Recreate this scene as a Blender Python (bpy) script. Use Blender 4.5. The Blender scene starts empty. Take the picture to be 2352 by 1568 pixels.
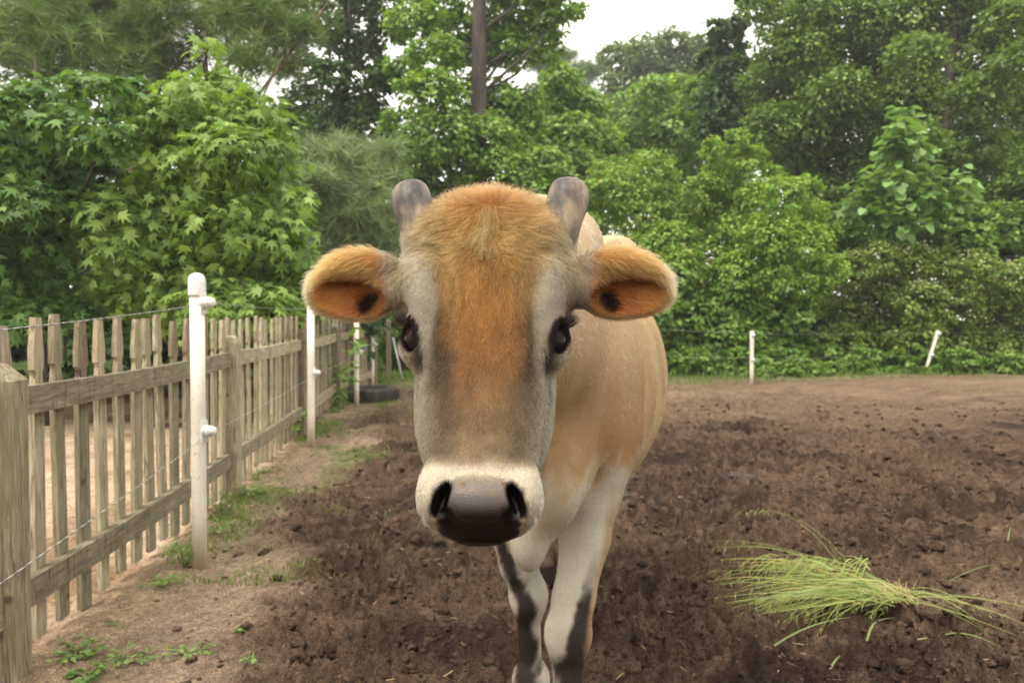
import bpy, math, random
import numpy as np
from mathutils import Vector, Matrix

R = math.radians
random.seed(7)
rng = np.random.default_rng(11)
scene = bpy.context.scene
COL = scene.collection

# ------------------------------------------------------------------ camera, sky, sun, exposure
CAM_H, PITCH, FPX = 1.10, R(1.87), 1894.0            # lens height, downward pitch, focal length for a frame 2352 wide
cam_data = bpy.data.cameras.new("camera")
cam = bpy.data.objects.new("camera", cam_data)
COL.objects.link(cam)
cam.location = (0, 0, CAM_H)
cam.rotation_euler = (R(90) - PITCH, 0, 0)
cam_data.sensor_width = 36.0
cam_data.lens = 36.0 * FPX / 2352.0
cam_data.clip_start = 0.05
cam_data.clip_end = 2000
cam_data.dof.use_dof = True
cam_data.dof.focus_distance = 1.22
cam_data.dof.aperture_fstop = 8.5
scene.camera = cam

SUN_EL, SUN_AZ = R(62), R(222)                       # high weak sun behind thin cloud
world = bpy.data.worlds.new("World")
scene.world = world
world.use_nodes = True
wn, wl = world.node_tree.nodes, world.node_tree.links
wn.clear()
w_out = wn.new("ShaderNodeOutputWorld")
w_bg = wn.new("ShaderNodeBackground")
w_sky = wn.new("ShaderNodeTexSky")
w_sky.sky_type = 'NISHITA'
w_sky.sun_disc = False
w_sky.sun_elevation = SUN_EL
w_sky.sun_rotation = SUN_AZ
w_sky.dust_density = 4.0
w_sky.air_density = 1.0
w_mix = wn.new("ShaderNodeMix")                      # an even white cloud sheet over the clear sky
w_mix.data_type = 'RGBA'
w_mix.inputs[0].default_value = 0.86
w_mix.inputs[7].default_value = (12.8, 12.3, 11.2, 1)
wl.new(w_sky.outputs[0], w_mix.inputs[6])
wl.new(w_mix.outputs[2], w_bg.inputs[0])
w_bg.inputs[1].default_value = 0.10
wl.new(w_bg.outputs[0], w_out.inputs[0])

sun_data = bpy.data.lights.new("sun", 'SUN')
sun = bpy.data.objects.new("sun", sun_data)
COL.objects.link(sun)
sun_data.energy = 1.5
sun_data.angle = R(14)
sun_data.color = (1.0, 0.94, 0.83)
sun.rotation_euler = (R(90) - SUN_EL, 0, R(180) - SUN_AZ)
scene.view_settings.view_transform = 'Standard'
scene.view_settings.look = 'None'
scene.view_settings.gamma = 1.0
scene.view_settings.use_curve_mapping = False
scene.view_settings.exposure = 1.08
cy = scene.cycles
cy.max_bounces = 5
cy.diffuse_bounces = 3
cy.glossy_bounces = 2
cy.transmission_bounces = 4
cy.transparent_max_bounces = 4
cy.volume_bounces = 1
cy.caustics_reflective = False
cy.caustics_refractive = False
cy.use_denoising = True
cy.use_adaptive_sampling = True
cy.adaptive_threshold = 0.03
cy.sample_clamp_indirect = 6.0


# ------------------------------------------------------------------ helpers
def at(x, y, Y):
    """World point at depth Y on the line of sight through (x, y) of a frame 2352 x 1568."""
    dx, dz = (x - 1176) / FPX, (784 - y) / FPX
    c, s = math.cos(PITCH), math.sin(PITCH)
    fy, fz = c + dz * s, -s + dz * c
    k = Y / fy
    return np.array([dx * k, Y, CAM_H + fz * k])


def srgb(r, g, b, k=1.0):
    f = lambda v: ((v / 255 + 0.055) / 1.055) ** 2.4 if v > 10.3 else v / 255 / 12.92
    return np.array([f(r) * k, f(g) * k, f(b) * k])


def _hash(ix, iy, iz, seed):
    h = (ix.astype(np.int64) * 374761393 + iy.astype(np.int64) * 668265263 + iz.astype(np.int64) * 2147483647 + seed * 1274126177) & 0xffffffff
    h = ((h ^ (h >> 13)) * 1274126177) & 0xffffffff
    h = ((h ^ (h >> 16)) * 2246822519) & 0xffffffff
    return ((h ^ (h >> 15)) & 0xffffff) / float(0xffffff)


def vnoise(x, y, z=None, seed=0):
    z = np.zeros_like(x) if z is None else z
    ix, iy, iz = np.floor(x), np.floor(y), np.floor(z)
    fx, fy, fz = x - ix, y - iy, z - iz
    fx, fy, fz = (f * f * f * (f * (f * 6 - 15) + 10) for f in (fx, fy, fz))
    out = 0
    for a in (0, 1):
        for b in (0, 1):
            for c in (0, 1):
                w = (fx if a else 1 - fx) * (fy if b else 1 - fy) * (fz if c else 1 - fz)
                out = out + w * _hash(ix + a, iy + b, iz + c, seed)
    return out * 2 - 1


def fbm(x, y, z=None, oct=4, seed=0, gain=0.5):
    out, a, f = 0, 1.0, 1.0
    for o in range(oct):
        out = out + a * vnoise(x * f, y * f, None if z is None else z * f, seed + o * 17)
        a *= gain
        f *= 2.03
    return out


def worley(x, y, seed=0):
    """Nearest feature distance and that cell's random value, in cell units."""
    ix, iy = np.floor(x), np.floor(y)
    best = np.full(x.shape, 9.0)
    val = np.zeros(x.shape)
    zz = np.zeros_like(ix)
    for a in (-1, 0, 1):
        for b in (-1, 0, 1):
            cx, cy_ = ix + a, iy + b
            px = cx + _hash(cx, cy_, zz, seed)
            py = cy_ + _hash(cx, cy_, zz, seed + 5)
            d = np.hypot(x - px, y - py)
            m = d < best
            best = np.where(m, d, best)
            val = np.where(m, _hash(cx, cy_, zz, seed + 9), val)
    return best, val


def sstep(a, b, x):
    t = np.clip((x - a) / (b - a), 0, 1)
    return t * t * (3 - 2 * t)


def mesh(name, verts, faces, mat=None, smooth=False, cols=None, attrs=None):
    """Mesh data from arrays. faces: (n,k) array, or a list of polygons."""
    me = bpy.data.meshes.new(name)
    verts = np.asarray(verts, dtype=np.float32)
    if isinstance(faces, np.ndarray):
        n, k = faces.shape
        me.vertices.add(len(verts))
        me.vertices.foreach_set("co", verts.ravel())
        me.loops.add(n * k)
        me.loops.foreach_set("vertex_index", faces.astype(np.int32).ravel())
        me.polygons.add(n)
        me.polygons.foreach_set("loop_start", np.arange(0, n * k, k, dtype=np.int32))
        me.polygons.foreach_set("loop_total", np.full(n, k, dtype=np.int32))
        me.update(calc_edges=True)
    else:
        me.from_pydata(verts.tolist(), [], [list(map(int, f)) for f in faces])
        me.update()
    if smooth:
        me.polygons.foreach_set("use_smooth", np.ones(len(me.polygons), dtype=bool))
    if cols is not None:
        at_ = me.attributes.new("tint", 'FLOAT_COLOR', 'POINT')
        c = np.ones((len(verts), 4), dtype=np.float32)
        c[:, :3] = cols
        at_.data.foreach_set("color", c.ravel())
    for k_, v_ in (attrs or {}).items():
        at_ = me.attributes.new(k_, 'FLOAT', 'POINT')
        at_.data.foreach_set("value", np.asarray(v_, dtype=np.float32))
    if mat:
        me.materials.append(mat)
    return me


def obj(name, me, parent=None, loc=None, rot=None, scale=None):
    o = bpy.data.objects.new(name, me)
    COL.objects.link(o)
    if parent is not None:
        o.parent = parent
    if loc is not None:
        o.location = loc
    if rot is not None:
        o.rotation_euler = rot
    if scale is not None:
        o.scale = scale
    return o


def tag(o, label=None, cat=None, group=None, kind=None):
    for k, v in (("label", label), ("category", cat), ("group", group), ("kind", kind)):
        if v:
            o[k] = v
    return o


def thing(name, label, cat, loc=(0, 0, 0), rotz=0.0, group=None):
    o = obj(name, None, loc=tuple(float(v) for v in loc), rot=(0, 0, rotz))
    return tag(o, label, cat, group)


class MB:
    """Collects simple solids into one mesh."""

    def __init__(self):
        self.v, self.f = [], []

    def add(self, verts, faces):
        n = len(self.v)
        self.v.extend([tuple(map(float, p)) for p in verts])
        self.f.extend([[i + n for i in f] for f in faces])
        return self

    def box(self, c, s):
        x, y, z = c
        a, b, d = s[0] / 2, s[1] / 2, s[2] / 2
        vs = [(x + i * a, y + j * b, z + k * d) for i in (-1, 1) for j in (-1, 1) for k in (-1, 1)]
        return self.add(vs, [[0, 1, 3, 2], [4, 6, 7, 5], [0, 4, 5, 1], [2, 3, 7, 6], [0, 2, 6, 4], [1, 5, 7, 3]])

    def tube(self, pts, radii, n=8, cap=True):
        pts = [np.asarray(p, float) for p in pts]
        if not hasattr(radii, '__len__'):
            radii = [radii] * len(pts)
        base = len(self.v)
        up = np.array([0.0, 0.0, 1.0])
        for i, p in enumerate(pts):
            d = pts[min(i + 1, len(pts) - 1)] - pts[max(i - 1, 0)]
            d = d / (np.linalg.norm(d) + 1e-9)
            ref = up if abs(d[2]) < 0.9 else np.array([1.0, 0, 0])
            s = np.cross(d, ref)
            s /= np.linalg.norm(s) + 1e-9
            t = np.cross(s, d)
            for k in range(n):
                a = 2 * math.pi * k / n
                self.v.append(tuple(p + radii[i] * (math.cos(a) * s + math.sin(a) * t)))
        for i in range(len(pts) - 1):
            for k in range(n):
                a, b = base + i * n + k, base + i * n + (k + 1) % n
                self.f.append([a, b, b + n, a + n])
        if cap:
            self.f.append([base + k for k in range(n)][::-1])
            e = base + (len(pts) - 1) * n
            self.f.append([e + k for k in range(n)])
        return self

    def lathe(self, prof, n=16, axis=None, origin=(0, 0, 0)):
        """prof: (radius, height) pairs turned about z, or about the unit vector axis."""
        o = np.asarray(origin, float)
        ax = np.array([0, 0, 1.0]) if axis is None else np.asarray(axis, float) / np.linalg.norm(axis)
        ref = np.array([1.0, 0, 0]) if abs(ax[0]) < 0.9 else np.array([0, 1.0, 0])
        s = np.cross(ax, ref)
        s /= np.linalg.norm(s)
        t = np.cross(ax, s)
        base = len(self.v)
        for r_, h_ in prof:
            for k in range(n):
                a = 2 * math.pi * k / n
                self.v.append(tuple(o + ax * h_ + r_ * (math.cos(a) * s + math.sin(a) * t)))
        for i in range(len(prof) - 1):
            for k in range(n):
                a, b = base + i * n + k, base + i * n + (k + 1) % n
                self.f.append([a, b, b + n, a + n])
        self.f.append([base + k for k in range(n)][::-1])
        e = base + (len(prof) - 1) * n
        self.f.append([e + k for k in range(n)])
        return self

    def mesh(self, name, mat, smooth=False):
        return mesh(name, self.v, self.f, mat, smooth)

    def build(self, name, mat, parent=None, smooth=False, **kw):
        return obj(name, self.mesh(name, mat, smooth), parent, **kw)


# ------------------------------------------------------------------ materials
def material(name):
    m = bpy.data.materials.new(name)
    m.use_nodes = True
    nt = m.node_tree
    b = nt.nodes["Principled BSDF"]
    return m, nt.nodes, nt.links, b


def node(ns, kind, **inp):
    n = ns.new(kind)
    for k, v in inp.items():
        if k.startswith("_"):
            setattr(n, k[1:], v)
    return n


def noise_node(ns, ls, coord, scale, detail=4, rough=0.55, vec_scale=None, dist=0.0):
    t = ns.new("ShaderNodeTexNoise")
    t.inputs["Scale"].default_value = scale
    t.inputs["Detail"].default_value = detail
    t.inputs["Roughness"].default_value = rough
    t.inputs["Distortion"].default_value = dist
    if vec_scale is not None:
        mp = ns.new("ShaderNodeMapping")
        mp.inputs["Scale"].default_value = vec_scale
        ls.new(coord, mp.inputs["Vector"])
        coord = mp.outputs[0]
    ls.new(coord, t.inputs["Vector"])
    return t


def ramp(ns, ls, fac, stops):
    r = ns.new("ShaderNodeValToRGB")
    el = r.color_ramp.elements
    while len(el) < len(stops):
        el.new(0.5)
    for e, (p, c) in zip(el, stops):
        e.position = p
        e.color = (c[0], c[1], c[2], 1) if hasattr(c, '__len__') else (c, c, c, 1)
    ls.new(fac, r.inputs[0])
    return r


def mixc(ns, ls, fac, a, b, mode='MIX'):
    m = ns.new("ShaderNodeMix")
    m.data_type = 'RGBA'
    m.blend_type = mode
    for sock, v in ((m.inputs[0], fac), (m.inputs[6], a), (m.inputs[7], b)):
        if hasattr(v, 'is_linked'):
            ls.new(v, sock)
        elif hasattr(v, '__len__'):
            sock.default_value = (v[0], v[1], v[2], 1)
        else:
            sock.default_value = v
    return m.outputs[2]


def bump(ns, ls, h, strength, dist, bsdf, chain=None):
    b = ns.new("ShaderNodeBump")
    b.inputs["Strength"].default_value = strength
    b.inputs["Distance"].default_value = dist
    ls.new(h, b.inputs["Height"])
    if chain is not None:
        ls.new(chain, b.inputs["Normal"])
    ls.new(b.outputs[0], bsdf.inputs["Normal"])
    return b.outputs[0]

# ------------------------------------------------------------------ the ground
FENCE = [(-1.315, -0.01), (-1.520, 2.45), (-1.704, 4.98), (-1.909, 7.44), (-2.122, 9.90), (-2.085, 12.40)]   # picket fence posts
_fx = np.array([p[0] for p in FENCE])
_fy = np.array([p[1] for p in FENCE])


def fence_x(y):
    return np.interp(y, np.r_[-40, _fy, 60], np.r_[1.4, _fx, -1.6])


_pg = np.random.default_rng(3)
PRINTS = [(x, y, r) for x, y, r in zip(_pg.uniform(-.9, 3.6, 150), 2.1 + 6.5 * _pg.random(150) ** 1.3, _pg.uniform(.045, .07, 150))]


def ground_fields(x, y):
    """Height and the soil masks at plan positions."""
    d = x - fence_x(y)
    nz = fbm(x * .9, y * .9, None, 4, 71)
    nf = fbm(x * 4.0, y * 4.0, None, 3, 72)
    pen = sstep(.02, -.10, d + .04 * nf)                                  # sandy pen beyond the pickets
    edge = .50 + .22 * nz + .10 * nf
    mud = sstep(edge - .16, edge + .30, d) * sstep(13.6, 12.2, y + .5 * nz - .12 * np.clip(x - 3, 0, 8))
    far = sstep(13.0, 14.2, y + .3 * nz - .2 * np.clip(x - 3.5, 0, 8))     # grown-over ground past the wire
    dry = np.clip(sstep(6.5, 11.5, y + 1.2 * nz) * .85 + .9 * np.exp(-((x - 1.80) / .34) ** 2 - ((y - 3.12) / .16) ** 2), 0, 1)
    jx, jy = .5 * fbm(x * 18, y * 18, None, 2, 81), .5 * fbm(x * 18, y * 18, None, 2, 83)
    w1, v1 = worley(x * 10 + .6 * nf + jx, y * 10 + .6 * nz + jy, 5)
    w2, v2 = worley(x * 24 + jx, y * 24 + jy, 6)
    w3, v3 = worley(x * 52, y * 52, 8)
    dome = lambda w, k: np.clip(1 - (w * k) ** 2, 0, 1)
    crumb = fbm(x * 60, y * 60, None, 3, 74)
    near2, near3 = sstep(9.5, 4.0, y), sstep(5.5, 2.6, y)
    lump = (.074 * (v1 ** 2.0) * dome(w1, 1.30) + .036 * near2 * (v2 ** 1.4) * dome(w2, 1.30) + .017 * near3 * v3 * dome(w3, 1.25)) * (1 + .30 * near2 * crumb) + .005 * crumb * near3
    lump = lump + .016 * np.abs(fbm(x * 7, y * 7, None, 3, 79))
    patch = .45 + .55 * sstep(-.55, .25, fbm(x * 1.7, y * 1.7, None, 3, 75))
    z = mud * (1 - .45 * dry) * patch * lump
    z = z + .030 * nz * mud + .014 * nf * mud + .012 * nf + .010 * fbm(x * 12, y * 12, None, 3, 76) * (.4 + mud)
    wob = np.clip(1 - worley(x * 7, y * 7, 9)[0] * 1.3, 0, 1)
    z = z - pen * (.035 * wob * wob) + (1 - mud) * (1 - pen) * .010 * np.clip(1 - w2 * 1.2, 0, 1) * (v2 > .72)
    for px, py, r in PRINTS:
        m = (np.abs(x - px) < .2) & (np.abs(y - py) < .2)
        if m.any():
            q = np.hypot(x[m] - px, (y[m] - py) / 1.25) / r
            z[m] -= .055 * np.exp(-q ** 4) - .020 * np.exp(-((q - 1.5) / .35) ** 2)
    wet = np.exp(-(((x - .80) / .36) ** 2 + ((y - 4.72) / .15) ** 2)) + np.exp(-(((x - .62) / .15) ** 2 + ((y - 5.05) / .10) ** 2))
    wet = sstep(.30, .75, wet + .25 * nf)
    z = z * (1 - .93 * wet) - .018 * wet
    z = z + .22 * sstep(6, 13, y) * sstep(2.5, 7, x) * 0.35 - .02 * sstep(14, 18, y)
    z = z + .08 * far * fbm(x * .6, y * .6, None, 2, 78)
    return z, dict(d=d, pen=pen, mud=mud, far=far, dry=dry, wet=wet, nz=nz, nf=nf, v1=v1, v2=v2, w2=w2)


def ground_z(x, y):
    a, b_ = np.atleast_1d(np.asarray(x, float)), np.atleast_1d(np.asarray(y, float))
    return ground_fields(a, b_)[0]


def build_ground():
    xs = [-1.75]
    while xs[-1] < 3.1:
        xs.append(xs[-1] + .0108)
    s, r, l = .0108, [], []
    p = xs[-1]
    while p < 110:
        s *= 1.10
        p += s
        r.append(p)
    s, p = .0108, xs[0]
    while p > -110:
        s *= 1.10
        p -= s
        l.append(p)
    xs = np.array(l[::-1] + xs + r)
    ys = [1.75]
    while ys[-1] < 15.5:
        ys.append(ys[-1] + .0056 * ys[-1])
    s, p, r = .09, ys[-1], []
    while p < 140:
        s *= 1.09
        p += s
        r.append(p)
    s, p, l = .02, ys[0], []
    while p > -30:
        s *= 1.12
        p -= s
        l.append(p)
    ys = np.array(l[::-1] + ys + r)
    X, Y = np.meshgrid(xs, ys, indexing='ij')
    X, Y = X.ravel(), Y.ravel()
    z, g = ground_fields(X, Y)
    nx, ny = len(xs), len(ys)
    i = np.arange((nx - 1) * (ny - 1))
    a = (i // (ny - 1)) * ny + i % (ny - 1)
    F = np.stack([a, a + ny, a + ny + 1, a + 1], 1)
    n4 = fbm(X * 30, Y * 30, None, 3, 90)
    n5 = fbm(X * 2.3, Y * 2.3, None, 4, 91)
    soil = np.array([.130, .082, .054])
    c = np.tile(np.array([.360, .262, .188]), (len(X), 1))                 # trodden dusty strip by the fence
    c = lerp2(c, np.array([.25, .168, .115]), sstep(.0, .7, n5 + .3 * n4) * .7)
    c = lerp2(c, np.array([.46, .325, .210]), .8 * sstep(.30, .05, g['d'] + .12 * n5) * (1 - g['pen']))
    c = lerp2(c, soil, g['mud'])
    c = lerp2(c, np.array([.054, .032, .022]), .8 * g['mud'] * sstep(-.1, .6, n5))
    c = lerp2(c, np.array([.190, .126, .085]), .6 * g['mud'] * sstep(.55, .95, g['v2']))
    c = lerp2(c, np.array([.33, .232, .160]), g['dry'] * g['mud'] * (.65 + .35 * np.clip(n5, -1, 1)))
    sand = lerp2(np.tile(np.array([.70, .52, .36]), (len(X), 1)), np.array([.40, .265, .170]), sstep(0, .8, n5 + .4 * n4))
    c = lerp2(c, sand, g['pen'])
    c = lerp2(c, np.array([.10, .062, .04]), g['pen'] * sstep(7.6, 9.0, Y + .6 * n5))
    c = lerp2(c, np.array([.055, .085, .022]), g['far'])
    c = lerp2(c, np.array([.15, .19, .06]), .7 * sstep(.1, .5, fbm(X * 2.6, Y * 2.6, None, 3, 93)) * sstep(.05, .2, g['d']) * (1 - g['mud']) * sstep(3.4, 4.6, Y))
    damp = sum(np.exp(-((X - px) / rx) ** 2 - ((Y - py) / ry) ** 2) for px, py, rx, ry in ((1.99, 7.8, .35, .22), (4.9, 7.9, .7, .3), (2.7, 4.55, .5, .18), (1.05, 6.3, .35, .2), (-.25, 2.75, .45, .3), (2.2, 2.5, .6, .25), (.95, 2.35, .4, .2)))
    c = lerp2(c, np.array([.040, .025, .018]), .75 * sstep(.25, .8, damp + .3 * n5) * g['mud'])
    c = lerp2(c, np.array([.060, .044, .036]), g['wet'])
    c = c * (1 + .22 * np.clip(n4, -1, 1))[:, None]
    me = mesh("ground", np.stack([X, Y, z], 1), F, m_ground, True, cols=np.clip(c * .74, .008, .7), attrs={"wet": g['wet']})
    return tag(obj("ground", me), kind="structure")


def lerp2(a, b, w):
    return a + (b - a) * np.asarray(w)[:, None]


m_ground, ns, ls, b = material("soil")
a1 = ns.new("ShaderNodeAttribute")
a1.attribute_name = "tint"
a2 = ns.new("ShaderNodeAttribute")
a2.attribute_name = "wet"
tc = ns.new("ShaderNodeTexCoord")
nA = noise_node(ns, ls, tc.outputs["Object"], 140, 6, .68)
nB = noise_node(ns, ls, tc.outputs["Object"], 38, 5, .62)
rA = ramp(ns, ls, nA.outputs[0], [(.30, .30), (.50, .92), (.72, 1.75)])
rB = ramp(ns, ls, nB.outputs[0], [(.30, .66), (.65, 1.20)])
cc = mixc(ns, ls, 1.0, a1.outputs["Color"], rA.outputs[0], 'MULTIPLY')
cc = mixc(ns, ls, 1.0, cc, rB.outputs[0], 'MULTIPLY')
ls.new(cc, b.inputs["Base Color"])
mr = ns.new("ShaderNodeMapRange")
mr.inputs["To Min"].default_value = .92
mr.inputs["To Max"].default_value = .30
ls.new(a2.outputs["Fac"], mr.inputs["Value"])
ls.new(mr.outputs[0], b.inputs["Roughness"])
spw = ns.new("ShaderNodeMapRange")
spw.inputs["To Min"].default_value = .06
spw.inputs["To Max"].default_value = .6
ls.new(a2.outputs["Fac"], spw.inputs["Value"])
ls.new(spw.outputs[0], b.inputs["Specular IOR Level"])
bump(ns, ls, nA.outputs[0], .9, .010, b, bump(ns, ls, nB.outputs[0], .8, .020, b))

build_ground()


def ico(sub=1):
    import bmesh
    bm = bmesh.new()
    bmesh.ops.create_icosphere(bm, subdivisions=sub, radius=1)
    v = np.array([p.co[:] for p in bm.verts])
    f = np.array([[q.index for q in fc.verts] for fc in bm.faces])
    bm.free()
    return v, f


def build_clods():
    g = np.random.default_rng(21)
    Vs, Fs, Cs, off = [], [], [], 0
    for N, sub, rlo, rhi, pw, ymax in ((15000, 0, .004, .011, 1.5, 7.5), (4600, 1, .009, .030, 2.6, 10.0)):
        y = 2.0 + (ymax - 2.0) * g.random(N) ** 1.5
        x = fence_x(y) + .2 + g.random(N) ** .85 * (.9 + y * .62 + 1.5)
        z, f = ground_fields(x, y)
        clump = sstep(-.5, .5, fbm(x * 3.0, y * 3.0, None, 3, 401))
        keep = (f['wet'] < .2) & (g.random(N) < .07 + .93 * f['mud'] * (.25 + .75 * clump)) & (f['pen'] < .3)
        x, y, z, mud, dry = x[keep], y[keep], z[keep], f['mud'][keep], f['dry'][keep]
        N = len(x)
        v1, f1 = ico(sub + 1)
        bases = []
        for k in range(8):
            n_ = fbm(v1[:, 0] * 1.7 + k * 7, v1[:, 1] * 1.7, v1[:, 2] * 1.7, 2, 300 + k)
            bases.append(v1 * (1 + .55 * n_)[:, None] * np.array([1, .85, .65]))
        bases = np.array(bases)
        r = rlo + (rhi - rlo) * g.random(N) ** pw
        a = g.random(N) * 6.283
        B = bases[np.arange(N) % 8] * r[:, None, None]
        ca, sa = np.cos(a)[:, None], np.sin(a)[:, None]
        V = np.stack([B[..., 0] * ca - B[..., 1] * sa + x[:, None], B[..., 0] * sa + B[..., 1] * ca + y[:, None], B[..., 2] + (z + r * .25)[:, None]], 2)
        k = len(v1)
        Vs.append(V.reshape(-1, 3))
        Fs.append((f1[None] + (np.arange(N) * k)[:, None, None]).reshape(-1, 3) + off)
        off += N * k
        c = np.array([.110, .071, .048]) * (.6 + .8 * g.random((N, 1))) * (1 + .5 * dry[:, None]) * (1.6 - .6 * mud[:, None])
        c = np.where(g.random((N, 1)) < .010, np.array([.28, .20, .14]), c)
        Cs.append(np.repeat(c, k, axis=0))
    me = mesh("soil_clods", np.concatenate(Vs), np.concatenate(Fs), m_ground, False, cols=np.concatenate(Cs) * .78, attrs={"wet": np.zeros(off)})
    tag(obj("soil_clods", me), "loose crumbs and clods of dark earth on the trodden paddock", "soil", kind="stuff")


build_clods()

# ------------------------------------------------------------------ the picket fence
m_wood, ns, ls, b = material("weathered_wood")
tc = ns.new("ShaderNodeTexCoord")
oi = ns.new("ShaderNodeObjectInfo")
sh = ns.new("ShaderNodeVectorMath")
sh.operation = 'ADD'
ls.new(tc.outputs["Object"], sh.inputs[0])
ls.new(oi.outputs["Location"], sh.inputs[1])
a_g = ns.new("ShaderNodeAttribute")
a_g.attribute_name = "along"
gr = noise_node(ns, ls, sh.outputs[0], 80, 6, .72, (1, 1, .070), 1.2)
grx = noise_node(ns, ls, sh.outputs[0], 80, 6, .72, (1, .070, 1), 1.2)
mxg = ns.new("ShaderNodeMix")
ls.new(a_g.outputs["Fac"], mxg.inputs[0])
ls.new(gr.outputs[0], mxg.inputs[2])
ls.new(grx.outputs[0], mxg.inputs[3])
grain = mxg.outputs[0]
blot = noise_node(ns, ls, sh.outputs[0], 5, 4, .6)
green = noise_node(ns, ls, sh.outputs[0], 3.2, 4, .6)
wc = ramp(ns, ls, grain, [(.28, (.072, .058, .042)), (.42, (.225, .185, .126)), (.58, (.390, .335, .242)), (.76, (.58, .52, .42))]).outputs[0]
wc = mixc(ns, ls, ramp(ns, ls, blot.outputs[0], [(.42, 0.0), (.72, .6)]).outputs[0], wc, (.180, .135, .090))
wc = mixc(ns, ls, ramp(ns, ls, green.outputs[0], [(.42, 0.0), (.74, .50)]).outputs[0], wc, (.190, .185, .078))
crk = noise_node(ns, ls, sh.outputs[0], 26, 3, .5, (1, 1, .05), .6)
wc = mixc(ns, ls, ramp(ns, ls, crk.outputs[0], [(.485, 0.0), (.50, .75), (.515, 0.0)]).outputs[0], wc, (.050, .038, .026))
knot = ns.new("ShaderNodeTexVoronoi")
knot.inputs["Scale"].default_value = 5.5
ls.new(sh.outputs[0], knot.inputs["Vector"])
wc = mixc(ns, ls, ramp(ns, ls, knot.outputs["Distance"], [(.05, .8), (.11, 0.0)]).outputs[0], wc, (.060, .042, .028))
hv = ns.new("ShaderNodeMapRange")
hv.inputs["To Min"].default_value = .66
hv.inputs["To Max"].default_value = 1.30
ls.new(oi.outputs["Random"], hv.inputs["Value"])
wc = mixc(ns, ls, 1.0, wc, hv.outputs[0], 'MULTIPLY')
ls.new(wc, b.inputs["Base Color"])
b.inputs["Roughness"].default_value = .85
b.inputs["Specular IOR Level"].default_value = .2
bump(ns, ls, grain, .6, .004, b)


def prism(outline, depth, axis='y'):
    """Extrude an outline in x,z by depth along y."""
    n = len(outline)
    v = [(x, -depth / 2, z) for x, z in outline] + [(x, depth / 2, z) for x, z in outline]
    f = [list(range(n))[::1], list(range(n, 2 * n))[::-1]]
    f += [[(i + 1) % n, i, i + n, (i + 1) % n + n] for i in range(n)]
    return v, f


def picket_mesh(k, H=1.085):
    g = random.Random(k)
    w, tw = .0365 + g.uniform(-.002, .002), .0180 + g.uniform(-.002, .002)
    zt, zs = H + g.uniform(-.012, .010), H - .115 + g.uniform(-.008, .008)
    zl = zs - .055
    nt = .015
    right = [(tw, zt), (tw + .004, zt - .02), (w, zs), (w, zl), (w - nt * .8, zl - .004), (w - nt, zl - .018), (w - nt * .7, zl - .038), (w - .003, zl - .062), (w, zl - .075), (w, .05), (w * .9, .025)]
    right = [(x + g.uniform(-.0012, .0012), z) for x, z in right]
    out = right + [(-x + g.uniform(-.001, .001), z) for x, z in right[::-1]]
    v, f = prism(out, .019)
    return mesh("picket", v, f, m_wood, attrs={"along": np.zeros(len(v))})


fence = thing("picket_fence", "weathered grey wooden picket fence running back along the sandy pen", "fence", (0, 0, 0))
PICK = [picket_mesh(k) for k in range(7)]


def post_mesh(h, w, style, seed):
    g = random.Random(seed)
    a = w / 2
    c = .010
    ring = [(a - c, -a), (a, -a + c), (a, a - c), (a - c, a), (-a + c, a), (-a, a - c), (-a, -a + c), (-a + c, -a)]
    lv = [(1.0, -.25), (1.0, .3), (1.0, .7), (1.0, h - .055), (.97, h - .045)]
    if style == 'slant':
        lv = [(1.0, -.25), (1.0, .4), (1.0, h - .03)]
    else:
        lv += [(.72, h - .014), (.42, h - .002)]
    v, f = [], []
    for s, z in lv:
        for x, y in ring:
            v.append((x * s + g.uniform(-.001, .001), y * s + g.uniform(-.001, .001), z))
    if style == 'slant':
        for x, y in ring:
            v.append((x * .45 - .02, y * .55, h + .018))
        lv.append((0, 0))
    for i in range(len(lv) - 1):
        for k in range(8):
            f.append([i * 8 + k, i * 8 + (k + 1) % 8, (i + 1) * 8 + (k + 1) % 8, (i + 1) * 8 + k])
    f.append([(len(lv) - 1) * 8 + k for k in range(8)])
    return mesh("post", v, f, m_wood, attrs={"along": np.zeros(len(v))})


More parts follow.
